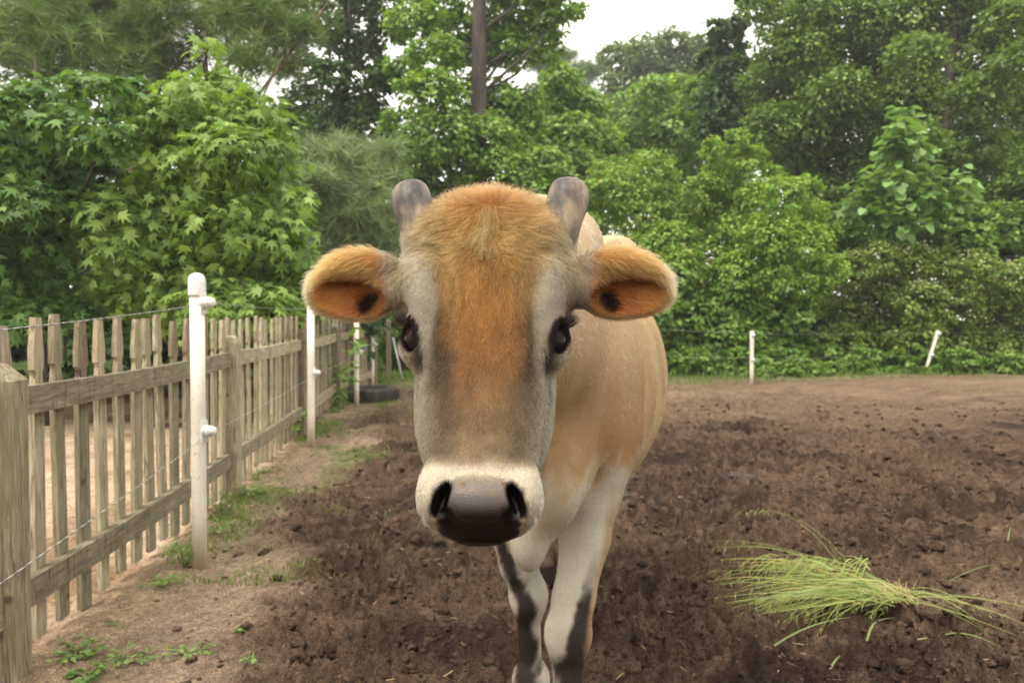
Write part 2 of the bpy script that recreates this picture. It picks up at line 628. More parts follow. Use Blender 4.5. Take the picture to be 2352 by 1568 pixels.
g_f = random.Random(5)
POST_H = [.94, .935, .975, .985, .99, 1.0]
for i, (px, py) in enumerate(FENCE):
    if i == 0:
        px, py = px, py
    gz = float(ground_z(px, py)[0])
    obj("post", post_mesh(POST_H[i], .104, 'slant' if i < 2 else 'point', i), fence, loc=(px, py, 0), rot=(R(g_f.uniform(-.6, .6)), R(g_f.uniform(-.8, .8)), R(g_f.uniform(-4, 4))))
for i in range(len(FENCE) - 1):
    (x0, y0), (x1, y1) = FENCE[i], FENCE[i + 1]
    L = math.hypot(x1 - x0, y1 - y0)
    ux, uy = (x1 - x0) / L, (y1 - y0) / L
    ang = math.atan2(-ux, uy)                                  # turn about z that lays local y along the run
    for z, hh in ((.830, .088), (.225, .088)):
        n = 9
        v, f = [], []
        for k in range(n):
            q = k / (n - 1) * (L - .108)
            sag = -.010 * math.sin(math.pi * k / (n - 1)) + g_f.uniform(-.001, .001)
            for dx, dz in ((-.019, -hh / 2), (.019, -hh / 2), (.019, hh / 2), (-.019, hh / 2)):
                v.append((dx + g_f.uniform(-.0008, .0008), q - (L - .108) / 2, dz + sag))
        for k in range(n - 1):
            for e in range(4):
                a = k * 4 + e
                b_ = k * 4 + (e + 1) % 4
                f.append([a, b_, b_ + 4, a + 4])
        f += [[3, 2, 1, 0], [(n - 1) * 4 + e for e in range(4)]]
        me = mesh("rail", v, f, m_wood, attrs={"along": np.ones(len(v))})
        obj("rail", me, fence, loc=((x0 + x1) / 2, (y0 + y1) / 2, z + g_f.uniform(-.008, .008)), rot=(R(g_f.uniform(-.15, .15)), 0, ang))
    m = int(round(L / .172))
    for k in range(m):
        q = (k + .5) * L / m + g_f.uniform(-.008, .008)
        off = -.0195 - .0105
        bx, by = x0 + ux * q + uy * off, y0 + uy * q - ux * off
        obj("picket", PICK[g_f.randrange(7)], fence, loc=(bx, by, g_f.uniform(-.022, .012)),
            rot=(R(g_f.uniform(-1.0, 1.0)), R(g_f.uniform(-1.2, 1.2)), ang + R(90) + R(g_f.uniform(-4, 4)) + (math.pi if g_f.random() < .5 else 0)))

# a lone wooden post and a leaning metal pole past the end of the fence
lone = obj("wooden_post", post_mesh(1.03, .085, 'point', 77), loc=(-2.055, 13.75, 0), rot=(0, R(-.5), R(8)))
tag(lone, "bare wooden post standing alone past the end of the picket fence", "post")

m_galv, ns, ls, b = material("galvanised_metal")
tc = ns.new("ShaderNodeTexCoord")
nn = noise_node(ns, ls, tc.outputs["Object"], 40, 3)
ls.new(ramp(ns, ls, nn.outputs[0], [(.3, (.22, .23, .24)), (.7, (.42, .43, .44))]).outputs[0], b.inputs["Base Color"])
b.inputs["Metallic"].default_value = .6
b.inputs["Roughness"].default_value = .5
p0, p1 = np.array([-1.97, 13.66, .72]), np.array([-1.76, 13.35, -.06])
pole = MB().tube([p1, p1 * .5 + p0 * .5 + (0, 0, .004), p0], .019, 10).build("metal_pole", m_galv, None, True)
tag(pole, "thin grey metal pole leaning against the lone wooden post", "pole")
# ------------------------------------------------------------------ white electric-fence posts and wires
m_pvc, ns, ls, b = material("white_plastic")
tc = ns.new("ShaderNodeTexCoord")
n1_ = noise_node(ns, ls, tc.outputs["Object"], 14, 4, .6, (1, 1, .25))
n2_ = noise_node(ns, ls, tc.outputs["Object"], 90, 3, .6)
geo = ns.new("ShaderNodeSeparateXYZ")
ls.new(tc.outputs["Object"], geo.inputs[0])
pc = mixc(ns, ls, ramp(ns, ls, n1_.outputs[0], [(.45, 0.0), (.75, .35)]).outputs[0], (.70, .65, .56), (.50, .44, .33))
pc = mixc(ns, ls, ramp(ns, ls, n2_.outputs[0], [(.62, 0.0), (.69, .75)]).outputs[0], pc, (.20, .17, .10))
mud_z = ns.new("ShaderNodeMapRange")
mud_z.inputs["From Min"].default_value = .30
mud_z.inputs["From Max"].default_value = .0
ls.new(geo.outputs[2], mud_z.inputs["Value"])
md = ns.new("ShaderNodeMath")
md.operation = 'MULTIPLY'
md.use_clamp = True
ls.new(mud_z.outputs[0], md.inputs[0])
md2 = ns.new("ShaderNodeMath")
md2.operation = 'MULTIPLY'
md2.inputs[1].default_value = 1.7
ls.new(n1_.outputs[0], md2.inputs[0])
ls.new(md2.outputs[0], md.inputs[1])
pc = mixc(ns, ls, md.outputs[0], pc, (.30, .22, .13))
ls.new(pc, b.inputs["Base Color"])
b.inputs["Roughness"].default_value = .42
b.inputs["Subsurface Weight"].default_value = 0.0

m_ins, ns, ls, b = material("white_insulator")
tc = ns.new("ShaderNodeTexCoord")
nn = noise_node(ns, ls, tc.outputs["Object"], 60, 3)
ls.new(ramp(ns, ls, nn.outputs[0], [(.3, (.56, .545, .51)), (.7, (.70, .69, .67))]).outputs[0], b.inputs["Base Color"])
b.inputs["Roughness"].default_value = .35


def white_post(loc, h, r, label, lean=(0, 0), cap=True, ins=(1.15, .60), side=(1, 0), group="white electric fence posts"):
    t_ = thing("fence_post", label, "post", loc, 0, group)
    t_.rotation_euler = (lean[0], lean[1], 0)
    pole_ = MB().lathe([(r, -.2), (r, .25), (r * .985, .7), (r, h - (.03 if cap else 0)), (r * .93, h - .001 - (.03 if cap else 0))], 20)
    pole_ = pole_.build("pole", m_pvc, t_, True)
    if cap:
        MB().lathe([(r * 1.01, h - .074), (r * 1.17, h - .075), (r * 1.19, h - .070), (r * 1.18, h - .012), (r * 1.08, h + .004), (r * .8, h + .016), (r * .4, h + .022), (r * .05, h + .023)], 20).build("cap", m_ins, pole_, True)
    ax = np.array([side[0], side[1], .06])
    ax /= np.linalg.norm(ax)
    for z in ins:
        k = r / .035
        o = np.array([ax[0] * r * .9, ax[1] * r * .9, z])
        ii = MB()
        ii.box((0, 0, 0), (.014 * k, .042 * k, .105 * k))
        ii.lathe([(.026, .004), (.028, .014), (.019, .018), (.024, .026), (.025, .033), (.016, .038), (.020, .044), (.018, .054), (.010, .060), (.002, .061)], 16, (1, 0, .05))
        ii.build("insulator", m_ins, t_, False, loc=o, rot=(0, 0, math.atan2(side[1], side[0])))
    return t_


WP = [(-1.353, 3.54), (-1.668, 6.81), (-1.849, 9.78), (-2.07, 12.20)]
white_post((*WP[0], 0), 1.255, .0310, "tall white plastic post with domed cap, nearest in front of the pickets", (R(.3), R(.25)), side=(.95, -.3))
white_post((*WP[1], 0), 1.25, .031, "white post rising into the ear on the left, second in the row", (0, R(.4)), side=(.95, -.3), ins=(1.15, .62))
white_post((*WP[2], 0), 1.22, .030, "white post in front of the black tyre, third in the row", (0, R(.3)), side=(.95, -.3), ins=(1.13, .66))
white_post((*WP[3], 0), 1.22, .030, "farthest white post of the row beside the last picket fence post", (0, R(.2)), side=(.95, -.3), ins=(1.13, .66))
white_post((-.87, .55, 0), 1.22, .0335, "white post beside the camera carrying the near end of the wires", (0, 0), side=(.95, -.3), ins=(1.10, .60))
R1, R2 = (3.72, 12.78), (7.13, 14.25)
white_post((*R1, -.02 + .0), .865, .031, "upright white post at the far hedge, right of the cow", (0, 0), cap=False, side=(.1, -1), ins=(.80, .42))
white_post((*R2, .02), .83, .031, "leaning white post at the far hedge on the right", (0, R(16.5)), cap=False, side=(.1, -1), ins=(.78, .40))

m_wire, ns, ls, b = material("fence_wire")
tc = ns.new("ShaderNodeTexCoord")
wv = ns.new("ShaderNodeTexWave")
wv.inputs["Scale"].default_value = 40
ls.new(tc.outputs["Object"], wv.inputs["Vector"])
ls.new(ramp(ns, ls, wv.outputs[0], [(.2, (.20, .20, .20)), (.8, (.50, .50, .50))]).outputs[0], b.inputs["Base Color"])
b.inputs["Metallic"].default_value = .5
b.inputs["Roughness"].default_value = .45


def wire(pts, sag, label, r=.0015):
    out = []
    for a, c in zip(pts[:-1], pts[1:]):
        a, c = np.asarray(a, float), np.asarray(c, float)
        for k in range(8):
            q = k / 8
            p = a + (c - a) * q
            p[2] -= sag * 4 * q * (1 - q) * np.linalg.norm(c - a) / 3
            out.append(p)
    out.append(np.asarray(pts[-1], float))
    tag(MB().tube(out, r, 6).build("fence_wire", m_wire, None, True), label, "wire", "electric fence wires")


off = lambda p, z: (p[0] + .068, p[1] - .022, z)
wire([(-.87 + .06, .53, 1.045)] + [off(p, z) for p, z in zip(WP, (1.15, 1.15, 1.13, 1.13))], .012, "upper electric wire strung along the white posts beside the pickets")
wire([(-.87 + .06, .53, .60)] + [off(p, z) for p, z in zip(WP, (.60, .62, .66, .66))], .012, "lower electric wire strung along the white posts beside the pickets")
wire([off(WP[3], 1.13), (R1[0], R1[1] - .06, .80), (R2[0] + .2, R2[1] - .06, .78), (13.5, 16.0, .85)], .006, "upper thin wire along the far hedge between the far posts", .0014)
wire([off(WP[3], .66), (R1[0], R1[1] - .06, .42), (R2[0] + .1, R2[1] - .06, .40), (13.5, 16.0, .45)], .006, "lower thin wire along the far hedge between the far posts", .0014)

# ------------------------------------------------------------------ tyre on the grass
m_rub, ns, ls, b = material("old_rubber")
tc = ns.new("ShaderNodeTexCoord")
nn = noise_node(ns, ls, tc.outputs["Object"], 18, 4)
ls.new(ramp(ns, ls, nn.outputs[0], [(.35, (.026, .025, .024)), (.7, (.075, .068, .060))]).outputs[0], b.inputs["Base Color"])
b.inputs["Roughness"].default_value = .85
b.inputs["Specular IOR Level"].default_value = .2
tyre = thing("tyre", "old black tyre lying flat on the grass behind the white post", "tyre", (-1.77, 10.45, .0), 0)
prof = [(.20, .03), (.23, .008), (.285, .002), (.318, .020), (.328, .05), (.328, .14), (.318, .168), (.285, .186), (.23, .182), (.20, .165), (.195, .155), (.225, .15), (.30, .14), (.30, .05), (.225, .04), (.195, .035)]
mb = MB()
n = 56
for k in range(n):
    a = 2 * math.pi * k / n
    for r_, z in prof:
        mb.v.append((r_ * math.cos(a), r_ * math.sin(a), z))
q = len(prof)
for k in range(n):
    for j in range(q):
        a, b_ = k * q + j, k * q + (j + 1) % q
        c_, d_ = ((k + 1) % n) * q + (j + 1) % q, ((k + 1) % n) * q + j
        mb.f.append([a, d_, c_, b_])
carc = mb.build("carcass", m_rub, tyre, True)
tm = MB()
for k in range(48):
    a = 2 * math.pi * k / 48
    for z in (.062, .095, .128):
        c_, s_ = math.cos(a + z), math.sin(a + z)
        tm.add([(.330 * c_ - dx * s_ * .013 + o_ * c_, .330 * s_ + dx * c_ * .013 + o_ * s_, z + dz * .011) for o_ in (-.01, .007) for dx, dz in ((-1, -1), (1, -1), (1, 1), (-1, 1))],
               [[0, 3, 2, 1], [4, 5, 6, 7], [0, 1, 5, 4], [1, 2, 6, 5], [2, 3, 7, 6], [3, 0, 4, 7]])
tm.build("tread", m_rub, carc)

# ------------------------------------------------------------------ trees and shrubs
def leaf_material(name, trans=.38, rough=.5):
    m, ns, ls, b = material(name)
    a1 = ns.new("ShaderNodeAttribute")
    a1.attribute_name = "tint"
    tc = ns.new("ShaderNodeTexCoord")
    nn = noise_node(ns, ls, tc.outputs["Object"], 26, 3)
    c = mixc(ns, ls, 1.0, a1.outputs["Color"], ramp(ns, ls, nn.outputs[0], [(.3, .78), (.7, 1.15)]).outputs[0], 'MULTIPLY')
    ls.new(c, b.inputs["Base Color"])
    b.inputs["Roughness"].default_value = rough
    b.inputs["Specular IOR Level"].default_value = .35
    tr = ns.new("ShaderNodeBsdfTranslucent")
    ls.new(mixc(ns, ls, 1.0, c, (1.25, 1.25, .55), 'MULTIPLY'), tr.inputs["Color"])
    mx = ns.new("ShaderNodeMixShader")
    mx.inputs[0].default_value = trans
    ls.new(b.outputs[0], mx.inputs[1])
    ls.new(tr.outputs[0], mx.inputs[2])
    ls.new(mx.outputs[0], ns["Material Output"].inputs["Surface"])
    return m


m_leaf = leaf_material("leaf_green")
m_needle = leaf_material("pine_needle", .2, .6)

m_bark, ns, ls, b = material("bark")
tc = ns.new("ShaderNodeTexCoord")
nn = noise_node(ns, ls, tc.outputs["Object"], 9, 5, .65, (1, 1, .18))
ls.new(ramp(ns, ls, nn.outputs[0], [(.3, (.020, .016, .013)), (.55, (.058, .045, .035)), (.75, (.105, .084, .066))]).outputs[0], b.inputs["Base Color"])
b.inputs["Roughness"].default_value = .9
bump(ns, ls, nn.outputs[0], .8, .04, b)
m_bark2, ns, ls, b = material("reddish_pine_bark")
tc = ns.new("ShaderNodeTexCoord")
nn = noise_node(ns, ls, tc.outputs["Object"], 12, 5, .65, (1, 1, .3))
ls.new(ramp(ns, ls, nn.outputs[0], [(.3, (.060, .038, .027)), (.55, (.170, .105, .075)), (.75, (.27, .185, .140))]).outputs[0], b.inputs["Base Color"])
b.inputs["Roughness"].default_value = .9
bump(ns, ls, nn.outputs[0], .8, .03, b)

OVAL = (np.array([[0, 0, 0], [.36, .42, .09], [0, 1, -.05], [-.36, .42, .09]]), np.array([[0, 1, 2], [0, 2, 3]]))
WIDE = (np.array([[0, 0, 0], [.40, .25, .06], [.36, .62, .05], [0, 1, -.08], [-.36, .62, .05], [-.40, .25, .06]]), np.array([[0, 1, 2], [0, 2, 3], [0, 3, 4], [0, 4, 5]]))
NARROW = (np.array([[0, 0, 0], [.13, .45, .03], [0, 1, -.10], [-.13, .45, .03]]), np.array([[0, 1, 2], [0, 2, 3]]))


def star_leaf():
    v, f = [(0, .30, .02)], []
    tips = [(-95, .50), (-48, .62), (0, .78), (48, .62), (95, .50)]
    rim = [(0.0, .0, 0.0)]
    for i, (a, r) in enumerate(tips):
        rim.append((r * math.sin(R(a)), .30 + r * math.cos(R(a)), -.10 * r))
        if i < 4:
            am = (a + tips[i + 1][0]) / 2
            rim.append((.24 * math.sin(R(am)), .30 + .24 * math.cos(R(am)), .03))
    v += rim
    n = len(rim)
    f = [[0, 1 + (i + 1) % n, 1 + i] for i in range(n)]
    return np.array(v), np.array(f)


STAR = star_leaf()


def heart_leaf():
    rim = [(0, .06), (.20, -.02), (.40, .10), (.47, .33), (.38, .60), (.20, .82), (0, 1.0)]
    pts = [(x, y, .10 * abs(x) - .12 * y * y) for x, y in rim] + [(-x, y, .10 * abs(x) - .12 * y * y) for x, y in rim[1:-1][::-1]]
    v = [(0, .45, -.05)] + pts
    n = len(pts)
    return np.array(v), np.array([[0, 1 + i, 1 + (i + 1) % n] for i in range(n)])


HEART = heart_leaf()


def needle_tuft(n=22, seed=1):
    g = np.random.default_rng(seed)
    v, f = [], []
    for i in range(n):
        a, e = g.random() * 6.283, g.uniform(-.25, 1.25)
        d = np.array([math.cos(a) * math.cos(e), math.sin(a) * math.cos(e), math.sin(e)])
        s = np.cross(d, g.normal(size=3))
        s /= np.linalg.norm(s)
        L = g.uniform(.75, 1.1)
        b0 = len(v)
        bend = np.array([0, 0, -.12 * L])
        v += [s * .021, -s * .021, d * L + bend]
        f.append([b0, b0 + 1, b0 + 2])
    return np.array(v), np.array(f)


NEEDLE = needle_tuft()


def frames(n_, tip):
    n_ = n_ / (np.linalg.norm(n_, axis=1)[:, None] + 1e-9)
    t_ = tip - n_ * (tip * n_).sum(1)[:, None]
    t_ /= np.linalg.norm(t_, axis=1)[:, None] + 1e-9
    return np.cross(t_, n_), t_, n_


def leaf_mesh(name, P, nrm, tip, size, cols, shape, mat):
    S, T, N = frames(nrm, tip)
    tv, tf = shape
    V = P[:, None] + size[:, None, None] * (tv[None, :, 0, None] * S[:, None] + tv[None, :, 1, None] * T[:, None] + tv[None, :, 2, None] * N[:, None])
    k = len(tv)
    F = (tf[None] + (np.arange(len(P)) * k)[:, None, None]).reshape(-1, 3)
    return mesh(name, V.reshape(-1, 3), F, mat, False, cols=np.repeat(cols, k, axis=0))


def pad_leaves(g, pads, n, size, cols, spread=.16, up=.75, twig=9, droop=.3, hollow=.55, outw=.55):
    """Leaf positions, normals, tips, sizes and colours for n leaves on the shells of leaf pads (x,y,z,r)."""
    pads = np.asarray(pads, float)
    w = pads[:, 3] ** 2
    m = max(4, n // twig)
    pi = g.choice(len(pads), m, p=w / w.sum())
    d = g.normal(size=(m, 3))
    d[:, 2] += .35
    d /= np.linalg.norm(d, axis=1)[:, None]
    rr = hollow + (1.05 - hollow) * g.random(m) ** .6
    c = pads[pi, :3] + d * (pads[pi, 3] * rr)[:, None] * np.array([1, 1, .82])
    ti = np.repeat(np.arange(m), twig)[:n]
    P = c[ti] + g.normal(size=(len(ti), 3)) * (pads[pi[ti], 3] * spread)[:, None] * np.array([1, 1, .6])
    dd = d[ti]
    nrm = np.array([0, 0, up]) + dd * outw + g.normal(size=P.shape) * .42
    tip = dd + g.normal(size=P.shape) * .55 - np.array([0, 0, droop])
    sz = size * (.65 + .6 * g.random(len(P)))
    cols = np.asarray(cols, float)
    ci = g.random((m, 1))[ti]
    base = cols[0] + (cols[1] - cols[0]) * np.clip(ci * .7 + .3 * g.random((len(P), 1)), 0, 1)
    if len(cols) > 2:
        young = (g.random((len(P), 1)) < .02 + .10 * (rr[ti, None] > .92))
        base = np.where(young, cols[2], base)
    base = base * (.80 + .4 * g.random((len(P), 1)))
    return P, nrm, tip, sz, base


def limb_mesh(g, trunk, pads, r0, mat, frac=.8):
    """Branches from the trunk line out to each pad."""
    trunk = np.asarray(trunk, float)
    mb = MB()
    for x, y, z, r in pads:
        if g.random() > frac:
            continue
        c = np.array([x, y, z])
        zb = max(trunk[0][2] + .25, z - (.35 + .5 * g.random()) * np.hypot(x - trunk[-1][0], y - trunk[-1][1]) - .2)
        zb = min(zb, trunk[-1][2])
        s = np.array([np.interp(zb, trunk[:, 2], trunk[:, i]) for i in range(3)])
        mid = s * .45 + c * .55 + np.array([0, 0, -.12 * np.linalg.norm(c - s)]) * .5 + g.normal(size=3) * .05
        mb.tube([s, mid, c, c + (c - mid) * .35], [r0, r0 * .62, r0 * .34, r0 * .12], 6)
        for q in range(3):
            e = c + g.normal(size=3) * r * .55
            mb.tube([mid * .3 + c * .7, e], [r0 * .26, r0 * .08], 5)
    return mb


def envelope(g, cx, cy_, z0, z1, rx, ry, n, r, shape='oval'):
    """Scatter n pads through a crown between heights z0 and z1."""
    out = []
    tries = 0
    while len(out) < n and tries < n * 40:
        tries += 1
        q = g.random()
        wq = {'oval': math.sin(math.pi * (.08 + .86 * q)) ** .6, 'cone': (1 - q) ** .8 + .12, 'dome': math.sqrt(max(0, 1 - (q * .97) ** 2)), 'column': 1.0}[shape]
        a, rad = g.random() * 6.283, math.sqrt(g.random())
        p = (cx + math.cos(a) * rad * rx * wq, cy_ + math.sin(a) * rad * ry * wq, z0 + q * (z1 - z0))
        rr = r * g.uniform(.65, 1.25)
        if all((p[0] - o[0]) ** 2 + (p[1] - o[1]) ** 2 + (p[2] - o[2]) ** 2 > (.55 * (rr + o[3])) ** 2 * .7 for o in out):
            out.append((*p, rr))
    return out


def tree(seed, name, label, cat, base, pads, top, tr, nleaf, size, cols, shape=OVAL, mat=None, bark=None, group=None, up=.75, spread=.16, twig=9, lean=None, hollow=.55, limb_r=None, droop=.3, trunk_name="trunk", leaf_parts=0, limb_frac=.8, outw=.55):
    g = np.random.default_rng(seed)
    if shape is OVAL or shape is WIDE:
        nleaf, size = int(nleaf * 1.35), size * 1.12
        twig, spread = int(twig * 1.8), spread * .80
    t_ = thing(name, label, cat, (0, 0, 0), 0, group)
    gz = float(ground_z(base[0], base[1])[0])
    n = 7
    lx, ly = lean or (0, 0)
    tp = [np.array([base[0] + lx * (k / (n - 1)) + (g.normal() * .035 * top / 6 if k else 0), base[1] + ly * (k / (n - 1)) + (g.normal() * .03 if k else 0), (gz - .08) + (top - gz) * k / (n - 1)]) for k in range(n)]
    MB().tube(tp, [tr * (1.25 if k == 0 else 1) * (1 - .78 * k / (n - 1)) for k in range(n)], 12).build(trunk_name, bark or m_bark, t_, True)
    lm = limb_mesh(g, tp, pads, limb_r or tr * .34, bark or m_bark, limb_frac)
    if lm.v:
        lm.build("branches", bark or m_bark, t_, True)
    P, nrm, tip, sz, cc = pad_leaves(g, pads, nleaf, size, cols, spread, up, twig, droop, hollow, outw)
    if leaf_parts:
        # the leaves that show largest become parts of their own; the rest stay one crown
        score = sz / np.maximum(np.linalg.norm(P - np.array([0, 0, CAM_H]), axis=1), 1)
        px = np.abs(P[:, 0]) / P[:, 1]
        score = np.where(px < .61, score, 0) * np.clip(.4 + .6 * (P[:, 1].max() - P[:, 1]) / (np.ptp(P[:, 1]) + 1e-6), .4, 1)
        order = np.argsort(-score)
        big, rest = order[:leaf_parts], order[leaf_parts:]
        S, T, N = frames(nrm[big], tip[big])
        tints = np.quantile(cc[big].sum(1), [.2, .4, .6, .8])
        lm_ = []
        for k in range(5):
            sel = np.digitize(cc[big].sum(1), tints) == k
            col = cc[big][sel].mean(0) if sel.any() else cc[big].mean(0)
            lm_.append(mesh("leaf", shape[0], shape[1], mat or m_leaf, False, cols=np.tile(col, (len(shape[0]), 1))))
        kk = np.digitize(cc[big].sum(1), tints)
        for j, i in enumerate(big):
            o = bpy.data.objects.new("leaf", lm_[kk[j]])
            COL.objects.link(o)
            o.parent = t_
            M = Matrix(((*(S[j] * sz[i]),), (*(T[j] * sz[i]),), (*(N[j] * sz[i]),))).transposed().to_4x4()
            M.translation = Vector(P[i])
            o.matrix_basis = M
        P, nrm, tip, sz, cc = P[rest], nrm[rest], tip[rest], sz[rest], cc[rest]
    cr = obj("crown", leaf_mesh("crown", P, nrm, tip, sz, cc, shape, mat or m_leaf), t_)
    cr["kind"] = "stuff"
    return t_


def px_pads(rows, Y, dy, seed):
    """Pads given as (x, y, radius) of the 2352 frame at about depth Y."""
    g = np.random.default_rng(seed)
    out = []
    for x, y, r in rows:
        yy = Y + g.uniform(-dy, dy)
        p = at(x, y, yy)
        out.append((p[0], p[1], p[2], r * yy / FPX))
    return out


# --- sweetgums over the pickets
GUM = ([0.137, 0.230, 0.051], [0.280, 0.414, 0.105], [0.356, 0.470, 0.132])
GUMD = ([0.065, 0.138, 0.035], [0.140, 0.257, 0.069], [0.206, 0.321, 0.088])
gumA = [(482, 92, 24), (480, 138, 34), (435, 212, 44), (522, 205, 42), (560, 255, 50), (368, 268, 48), (470, 260, 75), (600, 300, 65), (390, 310, 70), (530, 350, 75), (650, 375, 55), (300, 330, 55),
        (440, 420, 85), (590, 440, 75), (690, 470, 40), (330, 440, 60), (260, 500, 60), (380, 520, 75), (520, 520, 80), (640, 540, 65), (210, 560, 45), (300, 590, 65), (440, 620, 85), (570, 630, 80), (670, 640, 55),
        (240, 660, 50), (350, 690, 70), (490, 710, 80), (610, 720, 70), (700, 700, 40), (700, 590, 40)]
gumB = [(15, 262, 52), (95, 232, 50), (180, 212, 46), (255, 222, 46), (318, 214, 32), (60, 320, 62), (160, 300, 58), (245, 320, 50), (20, 400, 66), (110, 390, 60), (195, 385, 50), (50, 475, 60), (150, 480, 56), (20, 560, 56),
        (100, 570, 46), (40, 650, 64), (125, 670, 50), (-60, 330, 84), (-80, 460, 84), (-80, 600, 84), (60, 730, 54), (165, 725, 44)]
tree(101, "sweetgum_tree", "bright green sweetgum with star leaves rising above the picket fence", "tree", (-3.05, 8.3), px_pads(gumA, 7.9, .55, 1), 4.0, .055, 7400, .125, GUM, STAR, spread=.30, twig=5, up=.75, outw=1.0, limb_r=.018, leaf_parts=260)
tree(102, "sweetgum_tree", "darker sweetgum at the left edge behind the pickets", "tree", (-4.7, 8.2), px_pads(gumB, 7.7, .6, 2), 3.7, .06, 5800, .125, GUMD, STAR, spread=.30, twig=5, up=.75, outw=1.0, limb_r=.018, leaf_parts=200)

# --- pines
PINE = ([0.094, 0.156, 0.046], [0.182, 0.264, 0.075], [0.286, 0.360, 0.105])
PINEY = ([.135, .190, .090], [.230, .300, .140], [.30, .36, .15])
pinA = [(60, 60, 90), (150, 110, 80), (250, 40, 90), (330, 110, 90), (60, 170, 60), (400, 30, 90), (470, 60, 60), (560, 40, 80), (630, 90, 70), (570, 140, 60), (-60, 80, 90), (660, 20, 70), (130, -40, 100), (330, -60, 100), (520, -70, 100), (640, 170, 40),
        (240, 160, 60), (400, 150, 55), (20, -60, 90), (690, 90, 40), (600, 230, 35)]
tree(103, "pine_tree", "big long-needled pine spreading across the top left corner", "tree", (-6.3, 13.8), px_pads(pinA, 13.2, 1.2, 3), 9.0, .20, 3300, .32, PINE, NEEDLE, m_needle, m_bark2, spread=.36, twig=4, up=.9, limb_r=.055, hollow=.25)
pinY = [(800, 335, 32), (770, 370, 40), (850, 370, 42), (730, 420, 45), (810, 420, 55), (880, 430, 45), (760, 480, 55), (850, 490, 60), (700, 500, 40), (800, 550, 60), (900, 520, 40), (740, 580, 50), (860, 600, 60), (650, 370, 30), (720, 340, 24), (890, 350, 24)]
tree(104, "young_pine_tree", "young pale-needled pine behind the cow's left horn", "tree", (-2.05, 10.6), px_pads(pinY, 10.4, .5, 4), 3.15, .055, 1200, .24, PINEY, NEEDLE, m_needle, m_bark2, spread=.36, twig=4, up=.9, limb_r=.022, hollow=.2)

# --- trees behind, left to right
DARK = ([.034, .070, .022], [.085, .150, .042], [.13, .21, .06])  # dark leaf greens; shade under the canopy is partly in this colour
MIDG = ([0.119, 0.218, 0.051], [0.256, 0.397, 0.088], [0.356, 0.483, 0.132])
g_ = np.random.default_rng(77)
t4 = px_pads([(640, 290, 50), (700, 240, 60), (760, 290, 60), (820, 240, 60), (870, 300, 55), (700, 340, 60), (800, 350, 60), (880, 180, 40), (760, 180, 45), (840, 120, 45), (890, 60, 45), (780, 90, 40), (740, 40, 40), (830, 20, 50), (900, 400, 50), (660, 400, 60), (730, 420, 60), (820, 430, 60), (700, 150, 30), (790, -60, 70), (880, -60, 60)], 19.5, 1.2, 5)
tree(105, "dark_tree", "tall dark broadleaf tree with thin forked trunk left of centre", "tree", (-4.1, 19.8), t4, 11.0, .15, 16000, .13, DARK, OVAL, spread=.22, lean=(.25, 0))
t5 = px_pads([(960, 60, 60), (1020, 20, 60), (1080, 60, 50), (1150, 40, 60), (1210, 30, 55), (1260, 40, 50), (1180, 110, 50), (1000, 130, 55), (930, 160, 40), (1060, 160, 50), (1140, 190, 60), (1240, 110, 45), (990, 220, 65), (1080, 250, 60), (1200, 240, 50), (930, 290, 50), (1020, 310, 70), (1110, 330, 70), (1190, 320, 60), (950, 370, 60), (1050, 400, 80), (1150, 410, 70), (1240, 390, 60), (1300, 25, 35), (1000, 480, 70), (1110, 490, 70), (1220, 470, 70), (960, -60, 80), (1100, -70, 80), (1230, -60, 70), (930, 460, 50)], 17.0, 1.2, 6)
t5 = [(x, y + (1.5 if abs(x + .73) < .75 and z > 4.7 else 0), z, r) for i, (x, y, z, r) in enumerate(t5)]
tree(106, "tall_tree", "tall green tree with a thick straight trunk behind the cow's poll", "tree", (-.73, 16.8), t5, 12.5, .250, 30000, .112, MIDG, OVAL, spread=.22, limb_r=.045)
t7 = px_pads([(1290, 190, 40), (1340, 250, 45), (1270, 250, 50), (1330, 310, 50), (1250, 320, 50), (1380, 330, 45), (1300, 380, 60), (1370, 400, 55), (1250, 430, 50), (1320, 460, 60), (1400, 460, 50)], 21.0, 1.0, 7)
tree(107, "round_tree", "mid green tree filling the gap right of the thick trunk", "tree", (1.6, 21.2), t7, 6.0, .10, 11000, .14, MIDG, OVAL, spread=.22)
FARG = ([.105, .160, .070], [.190, .255, .110])
t8 = px_pads([(1250, 150, 30), (1290, 140, 28), (1340, 170, 30), (1310, 210, 35), (1360, 235, 25), (1270, 230, 35), (1390, 270, 28), (1340, 290, 40), (1260, 300, 50)], 38.0, 2.0, 8)
tree(108, "far_pine_tree", "thin far-off pine at the lower edge of the open sky", "tree", (2.9, 38.5), t8, 11.5, .14, 2600, .42, FARG, NEEDLE, m_needle, spread=.36, twig=4, hollow=.3)
t9 = px_pads([(1420, 140, 40), (1480, 115, 40), (1540, 110, 40), (1440, 200, 50), (1510, 180, 50), (1590, 130, 45), (1570, 200, 50), (1420, 270, 50), (1500, 270, 60), (1580, 280, 60), (1640, 180, 45), (1640, 260, 50), (1430, 340, 60), (1530, 350, 70)], 40.0, 2.0, 9)
tree(109, "far_tree", "pale hazy treetop standing against the white sky", "tree", (7.5, 40.5), t9, 12.0, .25, 14000, .24, FARG, OVAL, spread=.24)
t10 = px_pads([(1440, 260, 50), (1500, 220, 50), (1560, 220, 50), (1620, 210, 40), (1470, 320, 60), (1550, 310, 60), (1620, 290, 50), (1420, 370, 50), (1510, 390, 60), (1600, 370, 60), (1680, 350, 50), (1440, 430, 60), (1540, 450, 60), (1640, 440, 60)], 27.0, 1.4, 10)
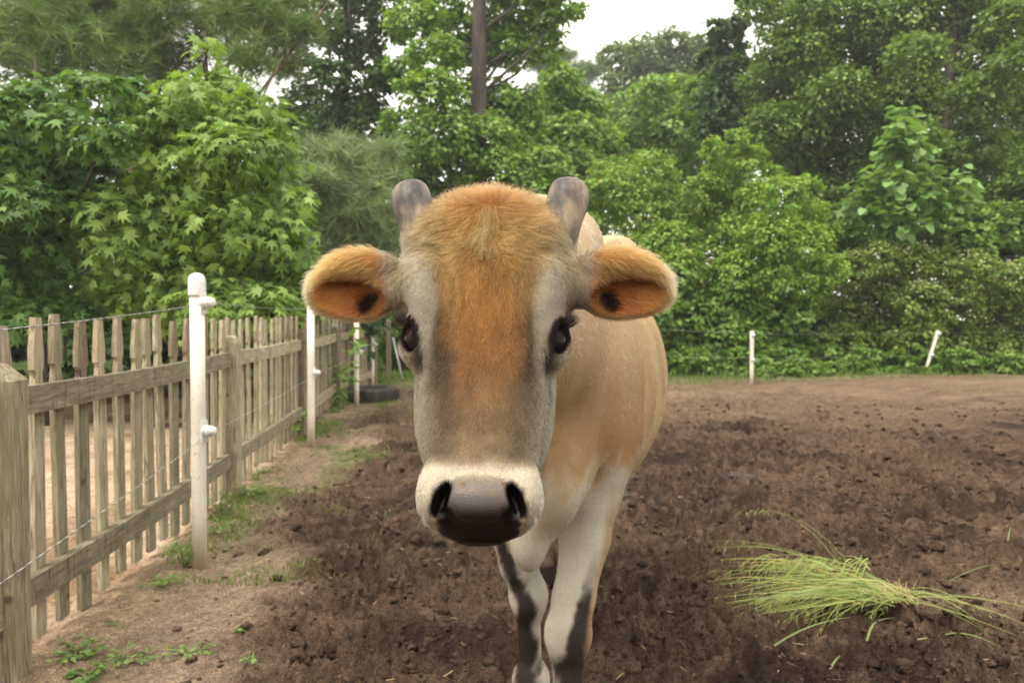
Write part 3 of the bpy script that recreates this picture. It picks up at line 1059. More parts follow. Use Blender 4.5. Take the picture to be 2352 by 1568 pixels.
tree(110, "light_tree", "yellow green tree below the far treetop, right of centre", "tree", (5.2, 27.4), t10, 8.0, .16, 14000, .16, MIDG, OVAL, spread=.22)
t11 = px_pads([(1650, 70, 28), (1670, 110, 35), (1640, 150, 40), (1690, 170, 45), (1660, 220, 50), (1720, 230, 45), (1650, 290, 50), (1720, 300, 50), (1690, 360, 55), (1760, 330, 50), (1690, 60, 25)], 24.0, 1.2, 11)
tree(111, "dark_tree", "narrow dark tree poking up at the right end of the sky gap", "tree", (6.7, 24.2), t11, 9.0, .14, 10000, .15, DARK, OVAL, spread=.22)
DKG = ([0.070, 0.129, 0.029], [0.189, 0.291, 0.062], [0.338, 0.434, 0.108])
t12 = px_pads([(1740, 20, 40), (1800, 40, 55), (1870, 30, 60), (1950, 40, 60), (1790, 120, 60), (1860, 120, 65), (1940, 130, 65), (2020, 60, 60), (1760, 200, 55), (1840, 210, 65), (1920, 220, 70), (2010, 160, 60), (1780, 290, 60), (1860, 300, 70), (1950, 310, 70), (2030, 250, 60), (1820, 380, 60), (1910, 390, 70), (2000, 370, 60), (1880, 460, 60), (1970, 460, 60), (1760, -50, 60), (1870, -60, 80), (1980, -60, 80), (2040, 340, 50), (1720, -10, 30)], 20.5, 1.4, 12)
tree(112, "oak_tree", "broad dark oak crown filling the upper right behind the shrubs", "tree", (7.9, 20.9), t12, 12.0, .24, 42000, .108, DKG, OVAL, spread=.22, limb_r=.05)
t13 = px_pads([(2090, 40, 60), (2170, 30, 60), (2250, 40, 60), (2330, 50, 60), (2100, 130, 60), (2180, 130, 60), (2270, 130, 65), (2350, 150, 60), (2090, 220, 55), (2160, 230, 60), (2240, 230, 65), (2330, 250, 65), (2110, 320, 55), (2250, 330, 60), (2330, 350, 60), (2180, 360, 55), (2260, 430, 60), (2340, 450, 60), (2170, 460, 55), (2100, 420, 50), (2250, 530, 60), (2340, 550, 60), (2120, -60, 80), (2260, -60, 80), (2400, 0, 90), (2420, 200, 90), (2420, 400, 90), (2400, 580, 80)], 18.0, 1.3, 13)
tree(113, "oak_tree", "big oak at the right edge with its dark trunk showing through", "tree", (9.7, 18.6), t13, 11.5, .20, 40000, .102, DKG, OVAL, spread=.22, limb_r=.045)


# --- shrubs in front of the far wood
def shrub(seed, name, label, base, pads, nleaf, size, cols, shape=OVAL, group=None, **kw):
    top = max(p[2] for p in pads)
    return tree(seed, name, label, "shrub", base, pads, top * .8, .035, nleaf, size, cols, shape, group=group, limb_r=.014, trunk_name="stem", **kw)


YEL = ([0.159, 0.281, 0.046], [0.316, 0.484, 0.087], [0.408, 0.507, 0.139])
BRT = ([0.149, 0.259, 0.051], [0.303, 0.448, 0.094], [0.451, 0.437, 0.143])
LOW = ([0.102, 0.190, 0.040], [0.220, 0.356, 0.075], [0.309, 0.437, 0.110])
bA = px_pads([(1370, 520, 55), (1430, 440, 60), (1490, 400, 60), (1400, 620, 70), (1480, 500, 70), (1550, 470, 55), (1460, 600, 80), (1540, 570, 70), (1400, 400, 45), (1350, 440, 40), (1500, 690, 70), (1400, 720, 80)], 16.0, .7, 21)
shrub(121, "shrub", "bright green shrub close behind the cow's back", (2.5, 16.2), bA, 15000, .075, BRT)
bB = px_pads([(1640, 345, 32), (1690, 320, 28), (1720, 360, 34), (1660, 400, 42), (1620, 440, 50), (1590, 520, 60), (1650, 500, 60), (1700, 440, 45), (1560, 620, 60), (1640, 600, 65), (1600, 690, 60)], 15.6, .6, 22)
shrub(122, "shrub", "tall shrub with reddish new shoots at its tip", (3.9, 15.8), bB, 13000, .070, BRT)
bC = px_pads([(1760, 400, 34), (1740, 460, 50), (1800, 450, 50), (1850, 430, 34), (1860, 490, 40), (1700, 530, 60), (1770, 540, 65), (1840, 560, 60), (1890, 540, 40), (1700, 620, 60), (1780, 640, 65), (1850, 650, 55), (1910, 620, 40)], 15.0, .6, 23)
shrub(123, "shrub", "yellow green feathery shrub, brightest in the hedge", (5.0, 15.2), bC, 16000, .062, YEL)
bD = px_pads([(1560, 640, 45), (1600, 720, 50), (1560, 780, 50), (1640, 760, 55), (1680, 690, 50), (1700, 780, 55), (1640, 830, 45), (1560, 850, 40), (1740, 720, 45), (1760, 800, 50), (1790, 740, 45), (1830, 720, 45), (1840, 800, 45), (1520, 720, 50)], 14.9, .5, 24)
shrub(124, "shrub", "dark leafy shrub behind the upright white post", (3.4, 15.0), bD, 12000, .085, LOW, WIDE)
bE = px_pads([(1950, 620, 50), (2020, 590, 45), (2090, 600, 50), (2160, 610, 50), (2230, 620, 50), (2300, 650, 55), (1940, 700, 55), (2020, 680, 60), (2100, 690, 60), (2180, 700, 60), (2260, 720, 60), (2340, 740, 60), (1930, 790, 55), (2010, 770, 60), (2100, 780, 60), (2190, 790, 60), (2280, 800, 60), (1980, 840, 40), (2350, 640, 50), (2400, 720, 70), (2350, 830, 50), (2240, 850, 40)], 15.4, .5, 25)
ROSE = ([0.121, 0.201, 0.040], [0.270, 0.368, 0.078], [0.374, 0.402, 0.130])
rose = shrub(125, "flowering_shrub", "arching shrub with small white blossom behind the leaning white post", (7.6, 15.7), bE, 28000, .068, ROSE)
gq = np.random.default_rng(51)
P, nrm, tip, sz, cc = pad_leaves(gq, [p for p in bE if p[2] > 1.0], 900, .038, ([.50, .45, .34], [.72, .68, .56]), spread=.20, twig=5, hollow=.95)
fo = obj("blossom", leaf_mesh("blossom", P - np.array([0, .12, 0]), nrm - np.array([0, .8, 0]), tip, sz, cc, WIDE, m_leaf), rose)
fo["kind"] = "stuff"
bF = px_pads([(1980, 480, 45), (2040, 500, 50), (2110, 490, 50), (2180, 490, 45), (2250, 500, 40), (1920, 520, 40), (1960, 560, 50), (2050, 560, 50), (2140, 560, 50), (2230, 560, 50), (2310, 520, 60)], 16.4, .5, 26)
shrub(126, "shrub", "dense green shrub between the big-leaved sapling and the blossom", (7.0, 16.7), bF, 9000, .085, LOW, WIDE)
# big-leaved sapling: heart leaves in tiers up one stem
cat = px_pads([(2075, 262, 22), (2070, 300, 34), (2095, 335, 36), (2055, 350, 34), (2080, 390, 44), (2120, 420, 36), (2045, 420, 38), (2090, 460, 46), (1990, 440, 30), (2010, 480, 34), (2140, 470, 30), (2190, 420, 34), (2210, 455, 30), (1960, 490, 30), (2060, 510, 44)], 15.0, .25, 27)
tree(127, "big_leaved_sapling", "sapling with tiers of large pale heart leaves above the hedge", "tree", (7.15, 15.2), cat, 4.7, .05, 1050, .185, ([.150, .270, .080], [.240, .385, .125]), HEART, spread=.40, twig=3, up=1.1, hollow=.3, droop=.7, limb_r=.015, leaf_parts=180)
# low growth along the wire
for k, (x0, x1, lab) in enumerate(((1540, 1760, "low brambly growth along the far wire, left of the upright post"), (1760, 2060, "low leafy growth between the two far posts"), (2060, 2400, "low growth at the foot of the blossom shrub"))):
    gk = np.random.default_rng(60 + k)
    rows = [(gk.uniform(x0, x1), gk.uniform(815, 862), gk.uniform(16, 30)) for _ in range(26)]
    shrub(130 + k, "bramble", lab, (float(at((x0 + x1) / 2, 860, 14.4)[0]), 14.6), px_pads(rows, 14.3, .35, 60 + k), 6500, .070, LOW, OVAL)
# growth behind the end of the picket fence, and dark undergrowth behind the pen
bG = px_pads([(850, 560, 40), (900, 580, 50), (860, 640, 50), (920, 660, 50), (870, 730, 50), (930, 760, 50), (880, 810, 45), (940, 840, 40), (980, 600, 60), (1000, 700, 60), (1020, 800, 60), (830, 700, 40), (800, 620, 50)], 16.2, .7, 28)
shrub(136, "shrub", "green shrub past the end of the picket fence", (-2.2, 16.4), bG, 14000, .08, MIDG)
for k, (x, y, w_) in enumerate(((-7.6, 10.6, 1.7), (-5.4, 11.4, 1.6), (-3.6, 11.8, 1.3), (-9.8, 12.0, 1.8), (6.6, 17.6, 1.9), (9.6, 17.2, 1.9), (12.4, 17.4, 1.9), (3.4, 18.2, 1.9))):
    gk = np.random.default_rng(80 + k)
    pads = envelope(gk, x, y, .25, 3.1, w_, .9, 30, .45, 'dome')
    shrub(140 + k, "undergrowth_shrub", ["dark undergrowth behind the pen, second from the left", "dark undergrowth behind the middle of the pickets", "dark undergrowth behind the farther pickets", "dark undergrowth at the far left behind the pen", "dark undergrowth in the shade behind the big-leaved sapling", "dark undergrowth in the shade behind the blossom shrub", "dark undergrowth at the right edge behind the hedge", "dark undergrowth in the shade behind the bright shrubs"][k], (x, y), pads, 5500, .15, DARK, OVAL)
# the wood going on behind everything
gw = np.random.default_rng(90)
pads = []
for x in np.arange(-24, 29, 1.7):
    yb = 30 + 4 * gw.random()
    tall = 4.6 + 1.2 * gw.random()
    if x > 10 or x < -13:
        tall = 9 + 3 * gw.random()
    for q in range(int(tall / 1.3) + 2):
        pads.append((x + gw.normal() * .6, yb + gw.normal() * .9, .5 + q * tall / (int(tall / 1.3) + 1), 1.45 * gw.uniform(.7, 1.2)))
P, nrm, tip, sz, cc = pad_leaves(gw, pads, 60000, .32, DARK, spread=.24, hollow=.3)
tag(obj("distant_wood", leaf_mesh("distant_wood", P, nrm, tip, sz, cc, OVAL, m_leaf)), "far wood closing off the view behind the nearer trees", "wood", kind="stuff")

# ------------------------------------------------------------------ grass, weeds, dung, the pulled grass
def gp(x, y):
    """Ground point seen at (x, y) of the 2352 frame."""
    d = at(x, y, 1.0) - np.array([0, 0, CAM_H])
    k = CAM_H / -d[2]
    return float(d[0] * k), float(d[1] * k)


m_grass = leaf_material("grass_blade", .30, .45)


def blades(g, base, L, lean, width, cols, seg=3, curl=.6):
    """Curved tapering blades. base (n,3), L (n), lean (n,3) horizontal drift."""
    n = len(base)
    a = g.random(n) * 6.283
    s = np.stack([np.cos(a), np.sin(a), 0 * a], 1)
    Vs = []
    for k in range(seg + 1):
        q = k / seg
        c = base + np.stack([0 * L, 0 * L, L * (q - .35 * curl * q * q)], 1) + lean * (L * q * q)[:, None]
        w = width * (1 - q ** 1.5)
        if k < seg:
            Vs += [c - s * w[:, None], c + s * w[:, None]]
        else:
            Vs.append(c)
    m = 2 * seg + 1
    V = np.stack(Vs, 1).reshape(-1, 3)
    f = []
    for k in range(seg - 1):
        f += [[2 * k, 2 * k + 1, 2 * k + 3], [2 * k, 2 * k + 3, 2 * k + 2]]
    f.append([2 * seg - 2, 2 * seg - 1, 2 * seg])
    F = (np.array(f)[None] + (np.arange(n) * m)[:, None, None]).reshape(-1, 3)
    return V, F, np.repeat(cols, m, axis=0)


def grass_object(name, label, x, y, Lmin, Lmax, seed, col=([.10, .17, .03], [.21, .29, .07]), width=.0022, sprawl=.9):
    g = np.random.default_rng(seed)
    z = ground_z(x, y)
    n = len(x)
    base = np.stack([x, y, z - .004], 1)
    L = Lmin + (Lmax - Lmin) * g.random(n) ** 1.6
    an = g.random(n) * 6.283
    lean = np.stack([np.cos(an), np.sin(an), 0 * an], 1) * (sprawl * g.random(n))[:, None]
    c0, c1 = np.array(col[0]), np.array(col[1])
    cc = (c0 + (c1 - c0) * g.random((n, 1))) * .95
    V, F, C = blades(g, base, L, lean, width * (.8 + .7 * g.random(n)), cc, 2)
    return obj(name, mesh(name, V, F, m_grass, False, cols=C))


def fence_grass():
    g = np.random.default_rng(31)
    N = 90000
    y = 3.3 + 10.2 * g.random(N)
    x = fence_x(y) + .02 + 1.15 * g.random(N) ** 1.4
    d = x - fence_x(y)
    m = fbm(x * 1.9, y * 1.3, None, 3, 95) + .5 * fbm(x * 7, y * 7, None, 2, 96)
    want = sstep(.0, .55, m + .60 * sstep(.40, .05, d) - .15 + .45 * sstep(8.5, 11, y)) * sstep(1.15, .55, d - .25 * sstep(5, 11, y)) * (.55 + .45 * sstep(3.6, 6, y))
    k = g.random(N) < want * .95
    x, y = x[k][:34000], y[k][:34000]
    o = grass_object("grass", "", x, y, .012, .060, 32)
    tag(o, "short grass creeping along the foot of the picket fence", "grass", kind="stuff")
    # verge beyond the far wire
    N = 16000
    x = g.uniform(-3.2, 11, N)
    y = 12.6 + 2.4 * g.random(N) + .16 * np.clip(x - 3, 0, 8)
    k = g.random(N) < .35 + .65 * sstep(13.3, 14.2, y - .16 * np.clip(x - 3, 0, 8))
    o = grass_object("verge_grass", "", x[k], y[k], .04, .20, 33, width=.006, sprawl=.5)
    tag(o, "rough grass verge under the far wire and hedge", "grass", kind="stuff")
    # thin scattered seedlings on the soil and tufts in the mud
    xs, ys = [], []
    for px_, py_, n, r in ((1620, 912, 160, .22), (2250, 912, 260, .35), (2150, 905, 120, .3), (1910, 920, 40, .3), (1905, 1120, 5, .02), (700, 1130, 90, .12), (620, 1140, 120, .14), (600, 1080, 160, .12), (740, 1045, 90, .1), (560, 1190, 120, .10), (860, 1000, 120, .2), (800, 985, 160, .2), (2090, 1060, 40, .3), (2060, 1010, 30, .3)):
        X, Y = gp(px_, py_)
        xs.append(X + g.normal(size=n) * r)
        ys.append(Y + g.normal(size=n) * r * (1.0 if Y < 6 else 1.6))
    o = grass_object("grass_patches", "", np.concatenate(xs), np.concatenate(ys), .012, .05, 34, width=.003)
    tag(o, "thin patches of young grass scattered over the trodden soil", "grass", kind="stuff")


fence_grass()


def weed(seed, label, pos, r, h, n, size, cols=([.085, .150, .035], [.185, .275, .070]), shape=OVAL, name="weed", group=None, stems=6):
    """A small leafy plant: stems from one root, leaves along them."""
    g = np.random.default_rng(seed)
    gz = float(ground_z(pos[0], pos[1])[0])
    t_ = thing(name, label, "weed", (pos[0], pos[1], gz), 0, group)
    mb = MB()
    P, T = [], []
    for k in range(stems):
        a = 6.283 * (k + g.random() * .7) / stems
        e = np.array([math.cos(a) * r * g.uniform(.5, 1), math.sin(a) * r * g.uniform(.5, 1), h * g.uniform(.35, 1)])
        m_ = e * np.array([.4, .4, .75])
        mb.tube([(0, 0, -.02), m_, e], [.0022, .0016, .0008], 5)
        for j in range(max(1, n // stems)):
            q = .2 + .8 * (j + g.random()) / max(1, n // stems)
            c = (1 - q) ** 2 * np.zeros(3) + 2 * q * (1 - q) * m_ + q * q * e
            P.append(c)
            b2 = a + (g.random() - .5) * 3.4
            T.append((math.cos(b2), math.sin(b2), g.uniform(-.1, .6)))
    P, T = np.array(P), np.array(T)
    N = np.array([0, 0, 1.0]) + g.normal(size=P.shape) * .35
    c0, c1 = np.array(cols[0]), np.array(cols[1])
    cc = (c0 + (c1 - c0) * g.random((len(P), 1))) * 1.35
    st_ = mb.build("stem", m_grass_stem, t_, True)
    lf = obj("leaves", leaf_mesh("leaves", P, N, T, size * (.6 + .7 * g.random(len(P))), cc, shape, m_grass), st_)
    lf["kind"] = "stuff"
    return t_


m_grass_stem, ns, ls, b = material("weed_stem")
tc = ns.new("ShaderNodeTexCoord")
nn = noise_node(ns, ls, tc.outputs["Object"], 50, 3)
ls.new(ramp(ns, ls, nn.outputs[0], [(.3, (.10, .15, .04)), (.7, (.19, .24, .08))]).outputs[0], b.inputs["Base Color"])
b.inputs["Roughness"].default_value = .6

weed(201, "leafy weed growing against the foot of the nearest white post", gp(425, 1305), .10, .15, 80, .026, stems=9)
weed(202, "small weed on the soil left of the nearest white post", gp(375, 1352), .09, .035, 60, .022, stems=9)
weed(203, "low spreading weed in the bottom left corner by the post", gp(185, 1512), .11, .05, 90, .026, stems=11)
weed(204, "low creeping weed just right of the corner weed", gp(290, 1520), .12, .030, 90, .020, stems=12)
weed(205, "broad-leaved seedling at the very bottom left", gp(200, 1556), .06, .035, 22, .036, shape=WIDE, stems=7)
weed(206, "creeping weed patch at the bottom, right of the corner weeds", gp(440, 1508), .10, .022, 60, .018, stems=10)
weed(207, "tiny seedling alone on the bare soil near the bottom", gp(548, 1462), .025, .03, 9, .022, stems=4)
weed(208, "pair-leaved seedling at the bottom edge", gp(575, 1556), .03, .02, 8, .024, stems=4)
weed(209, "bushy weed at the foot of the second picket fence post", gp(508, 1180), .12, .13, 70, .032, stems=9)
weed(210, "leafy weed between second white post and third fence post", gp(660, 1012), .20, .30, 110, .055, stems=10)
weed(211, "weed tuft under the nearest post, on the paddock side", gp(500, 1225), .10, .06, 70, .024, stems=9)
weed(212, "tall broad-leaved weed growing through the pickets by the tyre", gp(788, 940), .22, .98, 46, .24, cols=([.10, .19, .045], [.19, .31, .085]), shape=NARROW, name="tall_weed", stems=5)
weed(213, "low weed beside the tyre at the fence foot", gp(762, 935), .22, .22, 90, .07, stems=9)
weed(214, "small seedling by the pickets near the left edge", gp(262, 1440), .03, .025, 8, .020, stems=4)
weed(215, "fern-like weed at the fence foot behind the nearest white post", gp(590, 1140), .14, .09, 90, .026, stems=10)

# pulled grass lying on the mud
m_straw, ns, ls, b = material("dry_root_straw")
tc = ns.new("ShaderNodeTexCoord")
nn = noise_node(ns, ls, tc.outputs["Object"], 60, 3)
ls.new(ramp(ns, ls, nn.outputs[0], [(.3, (.30, .20, .09)), (.7, (.52, .40, .20))]).outputs[0], b.inputs["Base Color"])
b.inputs["Roughness"].default_value = .8


def ribbon(mb, pts, w, flat=True):
    pts = [np.asarray(p, float) for p in pts]
    n = len(pts)
    b0 = len(mb.v)
    for i, p in enumerate(pts):
        d = pts[min(i + 1, n - 1)] - pts[max(i - 1, 0)]
        s = np.cross(d, np.array([0, -.75, .66]))
        s /= np.linalg.norm(s) + 1e-9
        ww = w * (1 - (i / (n - 1)) ** 2 * .95)
        mb.v += [tuple(p - s * ww), tuple(p + s * ww)]
    for i in range(n - 1):
        mb.f.append([b0 + 2 * i, b0 + 2 * i + 1, b0 + 2 * i + 3, b0 + 2 * i + 2])


def arc(a, c, rise, n=9, twist=0.0):
    a, c = np.asarray(a, float), np.asarray(c, float)
    out = []
    for k in range(n):
        q = k / (n - 1)
        p = a + (c - a) * q
        p[2] += rise * 4 * q * (1 - q) * (1 - .25 * q)
        p[1] += twist * math.sin(math.pi * q)
        out.append(p)
    return out


def pulled_grass():
    g = np.random.default_rng(41)
    rx, ry = gp(2068, 1438)
    rz = float(ground_z(rx, ry)[0])
    t_ = thing("grass_bunch", "bunch of pulled green grass lying on the dark mud at right", "grass bunch", (rx, ry, rz))
    V, F, C = [], [], []

    def flush(mb, col):
        n0 = sum(len(v) for v in V)
        V.append(np.array(mb.v))
        F.extend([[i + n0 for i in f] for f in mb.f])
        C.append(np.tile(np.asarray(col) * np.array([1.1, 1.0, .8]) * (.75 + .45 * g.random()), (len(mb.v), 1)))
    for k in range(190):
        q, f0 = g.random(), g.random() ** 1.5 * .45
        tx, ty = gp(1655 + 340 * q ** 1.2 + g.normal() * 32, 1424 - 118 * g.random() ** 1.2 + 40 * q + g.normal() * 8)
        tip = np.array([tx - rx, ty - ry, float(ground_z(tx, ty)[0]) - rz + .008 + .06 * g.random() ** 2.5])
        a = tip * f0 * .8 + np.array([g.normal() * .048 - .03, g.normal() * .040, .008 + abs(g.normal()) * .020 + .07 * f0])
        rise = (.015 + .060 * g.random()) * (1 - .5 * f0)
        mb = MB()
        pts = arc(a, tip, rise, 10, g.normal() * .03)
        ribbon(mb, pts, .0011 + .0016 * g.random())
        col = (np.array([.13, .205, .045]) + np.array([.16, .17, .09]) * g.random()) if g.random() > .12 else np.array([.36, .33, .13])
        flush(mb, col)
        if g.random() < .5:                                         # drooping seed heads
            for j in range(7):
                p = pts[6 + j % 4] * 1.0
                mb = MB()
                d = np.array([g.normal() * .012 - .012, g.normal() * .012, -.018 - .012 * g.random()])
                ribbon(mb, [p, p + d * .5 + (0, 0, .004), p + d], .0016)
                flush(mb, np.array([.20, .27, .09]) * (.8 + .4 * g.random()))
    for k in range(46):                                             # blades hanging down the near side
        q = g.random()
        sx, sy = gp(1760 + 240 * q, 1400)
        a = np.array([sx - rx, sy - ry - .02, .08 + .05 * g.random()])
        c = a + np.array([-.03 - .13 * g.random(), -.02 - .09 * g.random(), -a[2] * (.5 + .5 * g.random()) + .012])
        mb = MB()
        ribbon(mb, arc(a, c, .03, 7, g.normal() * .02), .0010 + .0012 * g.random())
        flush(mb, np.array([.16, .25, .055]) + np.array([.12, .12, .06]) * g.random())
    for k in range(2):                                              # two long stalks at the back
        tx, ty = gp(1700 + 14 * k, 1262 + 6 * k)
        mb = MB()
        pts = arc((-.10 - .05 * k, .05, .05), (tx - rx, ty - ry, .10 + .02 * g.random()), .12, 10)
        ribbon(mb, pts, .0011)
        flush(mb, np.array([.20, .26, .08]))
        for j in range(9):
            p = pts[7 + j % 3]
            mb = MB()
            d = np.array([g.normal() * .01, g.normal() * .01, -.022])
            ribbon(mb, [p, p + d * .5, p + d], .0016)
            flush(mb, np.array([.22, .28, .10]))
    me = mesh("blades", np.concatenate(V), F, m_grass, False, cols=np.concatenate(C))
    o = obj("blades", me, t_)
    o["kind"] = "stuff"
    mb = MB()
    for k in range(130):
        a = np.array([g.normal() * .035 - .02, g.normal() * .028, .012 + abs(g.normal()) * .02])
        d = g.normal(size=3) * np.array([.035, .03, .018])
        c = a + d + np.array([-.045, .01, .03]) * g.random()
        c[2] = max(c[2], .004)
        ribbon(mb, arc(a, c, .008, 5), .0010)
    o = mb.build("roots", m_straw, t_)
    o["kind"] = "stuff"
    # stalks trailing off to the right
    sx, sy = gp(2070, 1428)
    t2 = thing("grass_stalks", "long grass stalks trailing off the bunch to the right edge", "grass stalks", (sx, sy, float(ground_z(sx, sy)[0])))
    V.clear(), F.clear(), C.clear()
    for k in range(11):
        ex, ey = gp(2240 + 190 * g.random(), 1445 + 110 * g.random())
        mb = MB()
        ribbon(mb, arc((g.normal() * .06 - .05, g.normal() * .03, .035), (ex - sx, ey - sy, .012 + .03 * g.random()), .02 + .03 * g.random(), 9), .0011 + .001 * g.random())
        flush(mb, np.array([.17, .24, .06]) + np.array([.14, .14, .07]) * g.random())
    o = obj("stalks", mesh("stalks", np.concatenate(V), F, m_grass, False, cols=np.concatenate(C)), t2)
    o["kind"] = "stuff"
    # single blades lying about
    for x0, y0, x1, y1, w, lab in ((1778, 1522, 1955, 1468, .0030, "bent pale blade of grass below the bunch"), (1905, 1462, 2055, 1475, .0030, "grass blade lying just under the roots of the bunch"), (1905, 1565, 1950, 1512, .0034, "short torn grass blade at the bottom edge"),
                                   (1990, 1545, 2015, 1510, .0038, "small blade leaning towards the right at the bottom"), (2170, 1488, 2300, 1535, .0030, "bent blade below the trailing stalks"), (2180, 1335, 2330, 1318, .0018, "thin seeding stalk lying alone near the right edge"),
                                   (1728, 1514, 1742, 1496, .0022, "tiny pale blade standing left of the bent blade"), (2315, 1250, 2322, 1222, .0030, "single upright sprig by the right edge")):
        ax, ay = gp(x0, y0)
        bx, by = gp(x1, y1)
        az, bz = float(ground_z(ax, ay)[0]), float(ground_z(bx, by)[0])
        mb = MB()
        ribbon(mb, arc((0, 0, .014), (bx - ax, by - ay, bz - az + .02), .022, 7), w)
        o = obj("fallen_grass", mesh("fallen_grass", mb.v, mb.f, m_grass, False, cols=np.tile([.17, .23, .075], (len(mb.v), 1))), loc=(ax, ay, az))
        tag(o, lab, "grass blade", kind="thing")


pulled_grass()

# dung pats
m_dung, ns, ls, b = material("dung")
tc = ns.new("ShaderNodeTexCoord")
nn = noise_node(ns, ls, tc.outputs["Object"], 30, 5, .65)
ls.new(ramp(ns, ls, nn.outputs[0], [(.3, (.026, .017, .012)), (.7, (.080, .054, .040))]).outputs[0], b.inputs["Base Color"])
b.inputs["Roughness"].default_value = .55
b.inputs["Specular IOR Level"].default_value = .25
bump(ns, ls, nn.outputs[0], .8, .02, b)
for k, (x, y, r, lab) in enumerate(((1690, 1104, .10, "glossy grey dung pat in the middle of the paddock right of the cow"),)):
    X, Y = gp(x, y)
    v, f = ico(4)
    n_ = fbm(v[:, 0] * 2.5 + k * 9, v[:, 1] * 2.5, v[:, 2] * 2.5, 4, 500 + k)
    rr = np.hypot(v[:, 0], v[:, 1])
    V = v * np.array([1, .9, .20]) * r * (1 + .85 * n_)[:, None]
    V[:, 2] += .10 * r * np.cos(rr * 9) * (v[:, 2] > 0)
    tag(obj("dung_pat", mesh("dung_pat", V, f, m_dung, True), loc=(X, Y, float(ground_z(X, Y)[0]) + .004)), lab, "dung")

# bits of straw trodden into the soil
gs = np.random.default_rng(61)
sv, sf = [], []
for k in range(700):
    yy = 2.1 + 5.5 * gs.random() ** 1.6
    xx = float(fence_x(yy)) + .1 + gs.random() * (1.0 + yy * .62 + 1.3)
    a_, l_ = gs.random() * 6.283, .012 + .035 * gs.random()
    zz = float(ground_z(xx, yy)[0]) + .004
    d_ = np.array([math.cos(a_) * l_, math.sin(a_) * l_, gs.normal() * .004])
    n_ = np.array([-math.sin(a_), math.cos(a_), .3]) * .0011
    p_0 = np.array([xx, yy, zz])
    b0 = len(sv)
    sv += [p_0 - n_, p_0 + n_, p_0 + d_ + n_, p_0 + d_ - n_]
    sf.append([b0, b0 + 1, b0 + 2, b0 + 3])
tag(obj("straw_bits", mesh("straw_bits", sv, sf, m_straw)), "short bits of dry straw trodden into the paddock soil", "straw", kind="stuff")

# ------------------------------------------------------------------ the cow
# Body: a distance field (smoothly joined ellipsoids, tapered limbs and a lofted head) turned into one closed skin.
TH = R(28)                                            # the face leans this far, muzzle towards the camera
HE = np.array([-0.039, 1.14, 1.080])                  # bridge of the nose between the eyes
HA = np.array([-0.014, -math.sin(TH), -math.cos(TH)])
HA /= np.linalg.norm(HA)                              # down the face
HR = np.array([1.0, 0.0, 0.0]) - HA * HA[0]
HR /= np.linalg.norm(HR)                              # to the picture's right
HN = np.cross(HR, HA)                                 # out of the face
if HN[1] > 0:
    HN = -HN


def HP(u, t, v):
    return HE + HR * u + HA * t + HN * v


def to_head(X, Y, Z):
    dx, dy, dz = X - HE[0], Y - HE[1], Z - HE[2]
    return (dx * HR[0] + dy * HR[1] + dz * HR[2], dx * HA[0] + dy * HA[1] + dz * HA[2], dx * HN[0] + dy * HN[1] + dz * HN[2])


LT = [-.250, -.235, -.215, -.185, -.150, -.110, -.065, -.025, .000, .030, .060, .090, .120, .150, .175, .195, .215, .232, .246, .258, .267, .273]
LW = [.038, .072, .098, .111, .112, .110, .108, .106, .103, .0985, .0925, .0865, .0820, .0780, .0750, .0728, .0715, .0725, .0705, .062, .046, .018]
LF = [-.075, -.045, -.020, -.004, .004, .006, .004, .001, .000, -.003, -.006, -.007, -.005, -.002, .002, .004, .004, -.003, -.014, -.034, -.060, -.085]
LB = [-.110, -.150, -.175, -.195, -.205, -.210, -.215, -.220, -.222, -.222, -.215, -.200, -.180, -.163, -.152, -.146, -.142, -.138, -.134, -.126, -.114, -.100]
LN = [2.2, 2.3, 2.6, 2.9, 2.9, 2.8, 2.6, 2.4, 2.3, 2.3, 2.3, 2.3, 2.35, 2.4, 2.5, 2.6, 2.6, 2.5, 2.4, 2.3, 2.2, 2.1]


def smooth_table(T, V, n=400):
    tt = np.linspace(T[0], T[-1], n)
    vv = np.interp(tt, T, V)
    k = 13
    w = np.hanning(k + 2)[1:-1]
    w /= w.sum()
    pad = np.concatenate([np.full(k // 2, vv[0]), vv, np.full(k // 2, vv[-1])])
    return tt, np.convolve(pad, w, mode='valid')


_LWs, _LFs, _LBs, _LNs = (smooth_table(LT, q) for q in (LW, LF, LB, LN))


def f_loft(X, Y, Z):
    u, t, v = to_head(X, Y, Z)
    tc = np.clip(t, LT[0], LT[-1])
    w, F, B, n = (np.interp(tc, *q) for q in (_LWs, _LFs, _LBs, _LNs))
    c, h = (F + B) / 2, (F - B) / 2
    q = (v - c) / h
    w = w * (1 - .16 * sstep(-.1, -1.0, q))           # the jaw is narrower than the brow
    rho = (np.abs(u / w) ** n + np.abs(q) ** n) ** (1 / n)
    d = (rho - 1) * np.minimum(w, h) * .85
    e = np.maximum(LT[0] - t, t - LT[-1])
    return np.maximum(d, e)


def ell(c, r, M=None):
    """Ellipsoid; M rows are its own axes in world space."""
    c, r = np.asarray(c, float), np.asarray(r, float)
    M = np.eye(3) if M is None else np.asarray(M, float)

    def f(X, Y, Z):
        dx, dy, dz = X - c[0], Y - c[1], Z - c[2]
        k0 = k1 = 0
        for i in range(3):
            p = (dx * M[i, 0] + dy * M[i, 1] + dz * M[i, 2]) / r[i]
            k0 = k0 + p * p
            k1 = k1 + (p / r[i]) ** 2
        k0 = np.sqrt(k0)
        return k0 * (k0 - 1) / (np.sqrt(k1) + 1e-9)
    ext = np.sqrt((M.T ** 2) @ (r ** 2))
    return f, c - ext, c + ext


HM = np.array([HR, HA, HN])


